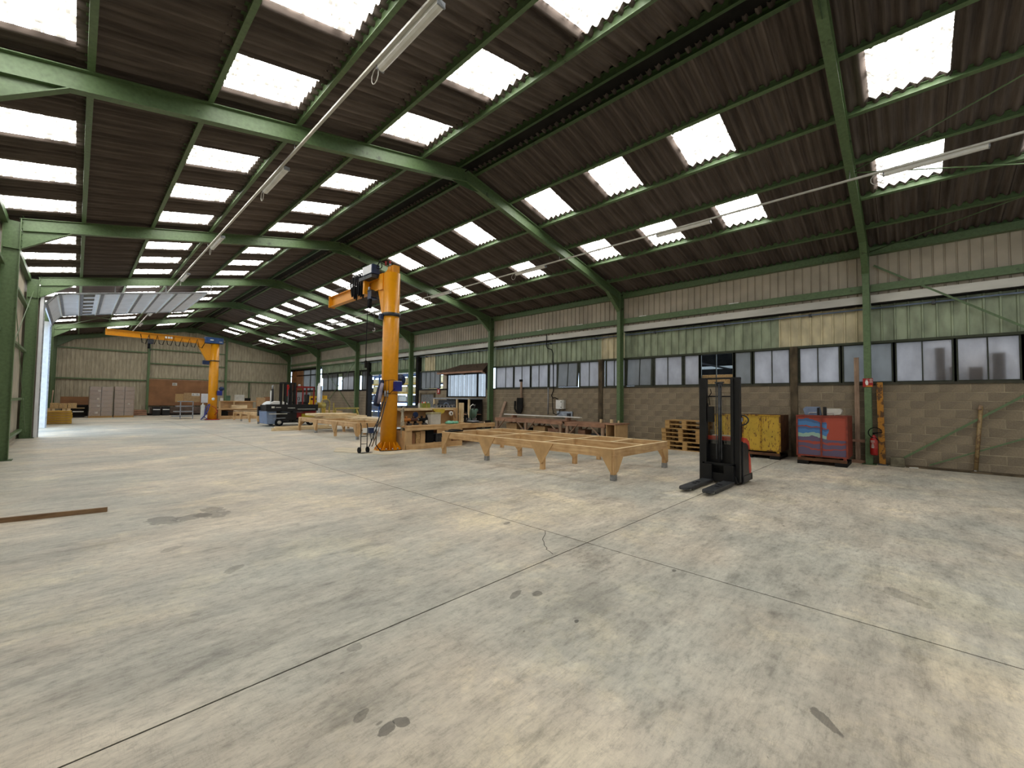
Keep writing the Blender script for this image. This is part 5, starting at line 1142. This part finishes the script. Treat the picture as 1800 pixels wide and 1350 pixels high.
t=thing('white_tube','tall white tube standing beside the forklift in front of a green column','tube',(9.4,24.9,0)); MB().cyl((9.95,25.3,.0),(9.95,25.3,2.3),.07,n=14).build('tube_body',WHITE,t); MB().cyl((9.95,25.3,2.3),(9.95,25.3,2.36),.05,n=12).build('cap',WHITE,t)
t=thing('grey_pipe_section','thick grey pipe section standing beside the white tube','pipe',(10.2,26,0)); MB().lathe([(.13,0),(.15,0),(.15,2.2),(.13,2.2),(.13,0)],(10.22,25.9,0),18).build('pipe_body',GREYM,t)

# ---------------------------------------------------------------- far end things
def wrapped(x0,x1,y,z1,lab,spots):
    t=thing('wrapped_pallet',lab,'wrapped pallet',((x0+x1)/2,y,0),'shrink-wrapped pallets at the far end')
    MB().box(x0,x1,y,y+1.1,0,.12).build('pallet_base',PALLET,t)
    n=7
    for k in range(n):
        a=.12+(z1-.12)*k/n; b=.12+(z1-.12)*(k+1)/n-.008; e=random.uniform(0,.015)
        for q in range(2):
            xa=x0+(x1-x0)*q/2; MB().box(xa+.01+e,xa+(x1-x0)/2-.004,y+.02,y+1.08,a,b).build('carton',WRAP,t,bevel=.012)
    film=bpy.data.materials.get('stretch_film')
    if not film:
        film=guard.copy(); film.name='stretch_film'; film.node_tree.nodes['Mix Shader'].inputs[0].default_value=.16; film.node_tree.nodes['Glossy BSDF'].inputs['Roughness'].default_value=.3
    MB().rbox(x0-.01,x1+.01,y,y+1.1,.10,z1+.01,.04).build('stretch_film',film,t)
    for (dx,z) in spots: MB().box(x0+dx,x0+dx+.13,y-.012,y-.008,z,z+.12).build('paper_label',m_plain('label_paper','B9ADA0',.7),t)
wrapped(.60,1.72,38.3,2.02,'tall shrink-wrapped carton pallet at the far gable, left of its twin',[(.40,1.7),(.36,1.18),(.38,.72),(.3,.28)])
wrapped(1.78,2.78,38.3,2.06,'tall shrink-wrapped carton pallet at the far gable, right of its twin',[(.66,.85)])
for i in range(5):
    z=.02+i*.125
    t=thing('yellow_plank_bundle','yellow shuttering panel stack at the door edge, %s layer'%['lowest','second','middle','fourth','top'][i],'panel stack',(-.5,31.3,z),'yellow panels stacked by the left wall')
    MB().rbox(-1.08,-.10+random.uniform(-.03,.03),30.9,32.9,z,z+.115,.03).build('panel_body',SKIN_Y,t); MB().box(-1.0,-.15,30.89,30.9,z+.04,z+.07).build('edge_groove',OLDW[0],t)
for i,(x,w_,z,h_,lab) in enumerate(((-.82,.26,.665,.12,'pale timber block on the left of the yellow panel stack'),(-.3,.3,.665,.12,'pale timber block on the right of the yellow panel stack'),(-.72,.3,.80,.26,'left of three cartons on the yellow panel stack'),(-.42,.28,.80,.24,'middle of three cartons on the yellow panel stack'),(-.1,.32,.80,.25,'right of three cartons on the yellow panel stack'))):
    t=thing('small_carton',lab,'carton',(x,31.3,z),'cartons on the yellow panels'); MB().rbox(x-w_/2,x+w_/2,31.1,31.5,z,z+h_,.012).build('carton_body',PALE[0] if i<2 else OSB,t); MB().box(x-.03,x+.03,31.095,31.1,z+.01,z+h_-.01).build('tape_strip',CARD,t)
solo(MB().box(-1.0,.35,31.05,31.6,.785,.80),'board_shelf',OSB,'brown board bridging the blocks under the three small cartons','board',(-.3,31.3,.785))
t=thing('dark_machine','low black machine between the yellow panels and the wrapped pallets','machine',(.2,40,0)); MB().rbox(-.6,.55,39.3,40.6,.12,.8,.05).build('machine_body',DARK,t); MB().box(-.1,.4,39.28,39.3,.35,.42).build('pale_stripe',WHITE,t); MB().box(-.5,.45,39.4,40.5,0,.12).build('skid',BLACK,t)
t=thing('brown_crate','brown plywood crate behind the cartons at the far left corner','crate',(0,41.5,0)); MB().box(-.7,.9,41.2,41.9,.8,1.35).build('crate_body',MDF,t); MB().box(-.6,.8,41.3,41.8,0,.8).build('crate_stand',DARK,t)
t=thing('grey_pole','thin pale pole leaning in the far left corner','pole',(-1.0,40,0)); MB().cyl((-1.05,38.4,0),(-.98,38.6,1.75),.03,n=8).build('pole_body',OLDW[2],t)
t=thing('notice_board','large brown pin board on the far gable wall','board',(5.8,42.4,.7)); MB().box(3.86,7.9,42.44,42.48,.72,2.72).build('board_panel',MDF,t); MB().box(3.84,7.92,42.42,42.49,2.72,2.80).build('top_batten',OLDW[0],t)
for (xa,xb,za,zb,mt,lab) in ((5.28,5.58,2.30,2.52,WHITED,'small white notice near the top of the brown pin board'),(5.50,6.02,1.0,1.65,OSB,'pale upright card low on the brown pin board'),(6.04,7.1,1.0,1.75,CARD,'wide tan sheet low on the brown pin board'),(6.55,6.8,1.5,1.72,WHITE,'small white notice with a dark emblem on the tan sheet'),(6.82,7.08,1.5,1.72,WHITE,'small white notice right of the emblem notice'),(7.18,7.76,.95,1.7,PALEDOOR,'pale grey sheet at the right end of the pin board')):
    t=thing('notice_sheet',lab,'notice',((xa+xb)/2,42.43,za),'sheets on the pin board'); d_=.006 if xb-xa>.3 else .014; MB().box(xa,xb,42.44-d_,42.44-d_+.004,za,zb).build('sheet',mt,t)
    if lab.startswith('small white'):
        m=MB(); 
        for q in range(3): m.box(xa+.04,xb-.05-.03*q,42.438-d_-.0,42.4395-d_,za+.04+q*.055,za+.06+q*.055)
        m.build('print_lines',STEEL_D,t)
t=thing('timber_rack','low rack of dark boards on the floor under the brown pin board','timber rack',(6,41.8,0))
for i in range(4): MB().box(3.9+.1*i,8.6,41.3+.25*i,41.5+.25*i,.12+.0*i,.62-.04*i).build('board',m_plain('dark_timber_%d'%i,'55463C',.8),t)
MB().box(3.8,8.7,41.25,42.3,.0,.12).build('bearer',DARK,t)
for x,lab in ((4.2,'left small black crate with white strips under the pin board'),(4.75,'right small black crate with white strips under the pin board')):
    t=thing('black_crate',lab,'crate',(x,40.9,0)); MB().box(x-.22,x+.22,40.6,41.1,.05,.65).build('crate_body',BLACK,t); MB().box(x-.2,x+.2,40.59,40.6,.42,.48).build('white_strip',WHITE,t); MB().box(x-.2,x+.2,40.62,41.08,0,.05).build('foot',BLACK,t)
t=thing('low_stack','low dark timber stack left of the gable post','timber stack',(3.2,41.4,0)); 
for k in range(3): MB().box(2.95,3.7,41+.05*k,41.9,.02+.14*k,.14+.14*k).build('board',OLDW[0],t)
t=thing('step_trolley','grey tiered metal trolley left of the far crane','trolley',(5.2,34.6,0))
for z,d_ in ((.15,.0),(.45,.1),(.80,.2),(1.1,.3)): MB().box(4.35+d_,5.4,34.2,35.0,z,z+.05).build('tier',GREYM,t)
for x in (4.7,5.35): MB().box(x,x+.05,34.2,34.25,0,1.12).build('post',GREYM,t)
# far workbench rows with clutter, right of the far crane
t=thing('far_workbench','light wooden workbench with upper shelf right of the far crane','workbench',(7.2,33,0))
MB().box(6.45,9.3,32.6,33.3,.62,.70).build('bench_top',TREEBRD[0],t); MB().box(6.45,9.0,32.6,32.65,.0,.22).build('plinth_board',TREEBRD[0],t); MB().box(6.45,6.62,32.6,32.66,.22,.62).build('end_panel',PLY,t); MB().box(6.45,9.3,33.2,33.25,0,.62).build('rear_panel',MDF,t)
MB().box(6.6,8.9,33.1,33.4,1.14,1.20).build('raised_shelf',TREEBRD[0],t); MB().box(6.6,8.6,33.35,33.4,.7,1.14).build('back_board',PLY,t)
for x in (6.6,7.4,8.85): MB().box(x,x+.05,33.08,33.12,.7,1.14).build('shelf_post',PALE[2],t)
for i,(x,w_,z,h_,mt,lab) in enumerate(((6.75,.12,1.2,.18,WHITE,'small white canister at the left of the far shelf'),(7.1,.22,1.2,.35,m_plain('dull_green','4E6B55',.6),'dull green machine part on the far shelf'),(7.75,.55,1.2,.42,WHITED,'grey white panel box on the far shelf'),(8.25,.3,1.2,.2,DARK,'dark box right of the grey panel box on the far shelf'),(9.0,.5,.7,.75,CARD,'tall cardboard box at the right end of the far bench'),(9.4,.35,.7,.8,MDF,'brown upright box beside the tall cardboard box'),(6.8,.5,.22,.3,DARK,'dark motor in the left opening of the far bench'),(7.7,.9,.7,.22,PALE[0],'stack of pale offcuts lying on the far bench'))):
    t=thing('bench_item',lab,'box',(x,33,z),'items on the far workbench'); MB().rbox(x-w_/2,x+w_/2,32.85 if z!=1.2 else 33.12,33.15 if z!=1.2 else 33.38,z,z+h_,.015).build('body',mt,t); MB().box(x-w_/4,x+w_/4,(32.84 if z!=1.2 else 33.11),(32.85 if z!=1.2 else 33.12),z+h_*.4,z+h_*.7).build('front_panel',mt,t)
# right wall far corner clutter
t=thing('corner_cabinet','grey green steel cabinet on the right wall of the far bay','cabinet',(13.4,37,0)); MB().box(12.9,13.6,36.4,37.4,0,1.9).build('cabinet_body',GREYM,t); MB().box(12.88,12.9,36.42,36.89,.05,1.85).build('door',GREYM,t); MB().box(12.88,12.9,36.91,37.38,.05,1.85).build('door',GREYM,t)
t=thing('timber_pile','pale timber pile by the right wall beyond the doorway','timber stack',(12.6,30,0))
for k in range(5): MB().box(12.0+.05*k,13.2,29.3,32.5,.03+.11*k,.13+.11*k).build('board',TREEBRD[1],t)

# ---------------------------------------------------------------- light rows
def light_row(xx,z,ys,side,labs):
    t=thing('lighting_rail','thin white lighting rail along the %s roof slope'%('left' if side<0 else 'right'),'lighting rail',(xx,10,z),'lighting rails under the roof'); 
    MB().box(xx-.02,xx+.02,-8.5,40,z-.012,z+.02).build('rail',WHITED,t)
    for y in FR[1:6]: MB().cyl((xx,y,z),(xx,y,zr(ZB,xx)),.006,n=5).build('suspension_wire',STEEL,t)
    for k,(y,lab) in enumerate(zip(ys,labs)):
        l=thing('strip_light',lab,'strip light',(xx+.08*side*-1,y,z),'unlit strip lights on the %s rail'%('left' if side<0 else 'right'))
        xo=xx+.075
        MB().sweep([(-.055,0),(.055,0),(.045,-.05),(.02,-.07),(-.02,-.07),(-.045,-.05)],(xo,y,z-.0),(xo,y+1.28,z-.0),(1,0,0),(0,0,1)).build('housing',WHITE,l)
        MB().box(xo-.05,xo+.05,y-.02,y,z-.065,z).build('end_cap',GREYM,l); MB().box(xo-.05,xo+.05,y+1.28,y+1.30,z-.065,z).build('end_cap',GREYM,l)
        for q in (.2,.7,1.1): MB().box(xx-.02,xo,y+q,y+q+.03,z,z+.012).build('clip',STEEL,l)
        if k<4:
            m=MB(); yy=y+1.3; m.tube([(xx,yy-.02,z)]+[(xx+.05,yy+.08+.09*math.sin(a),z-.10+.10*math.cos(a)) for a in [i*PI/5 for i in range(10)]]+[(xx+.04,yy,z)],.006,5) ; m.build('supply_cable',WHITED,l)
light_row(2.50,5.80,[3.60,8.36,13.25,18.2,23.1,28.0,33.0],-1,['unlit white strip light on the left rail at the top edge of the picture','unlit white strip light on the left rail just past the big near rafter','unlit strip light on the left rail just before the second visible rafter','unlit strip light on the left rail, fourth from the viewer','unlit strip light on the left rail, fifth from the viewer','unlit strip light on the left rail, sixth from the viewer','unlit strip light on the left rail, last before the gable'])
light_row(10.14,5.80,[-1.0,3.35,8.35,13.25,18.2,23.1,28.0,33.0],1,['unlit strip light on the right rail crossing the skylight at the upper right corner','unlit strip light on the right rail, second from the viewer','unlit strip light on the right rail, third from the viewer','unlit strip light on the right rail behind the near crane head','unlit strip light on the right rail, fifth from the viewer','unlit strip light on the right rail, sixth from the viewer','unlit strip light on the right rail, seventh from the viewer','unlit strip light on the right rail, last before the gable'])
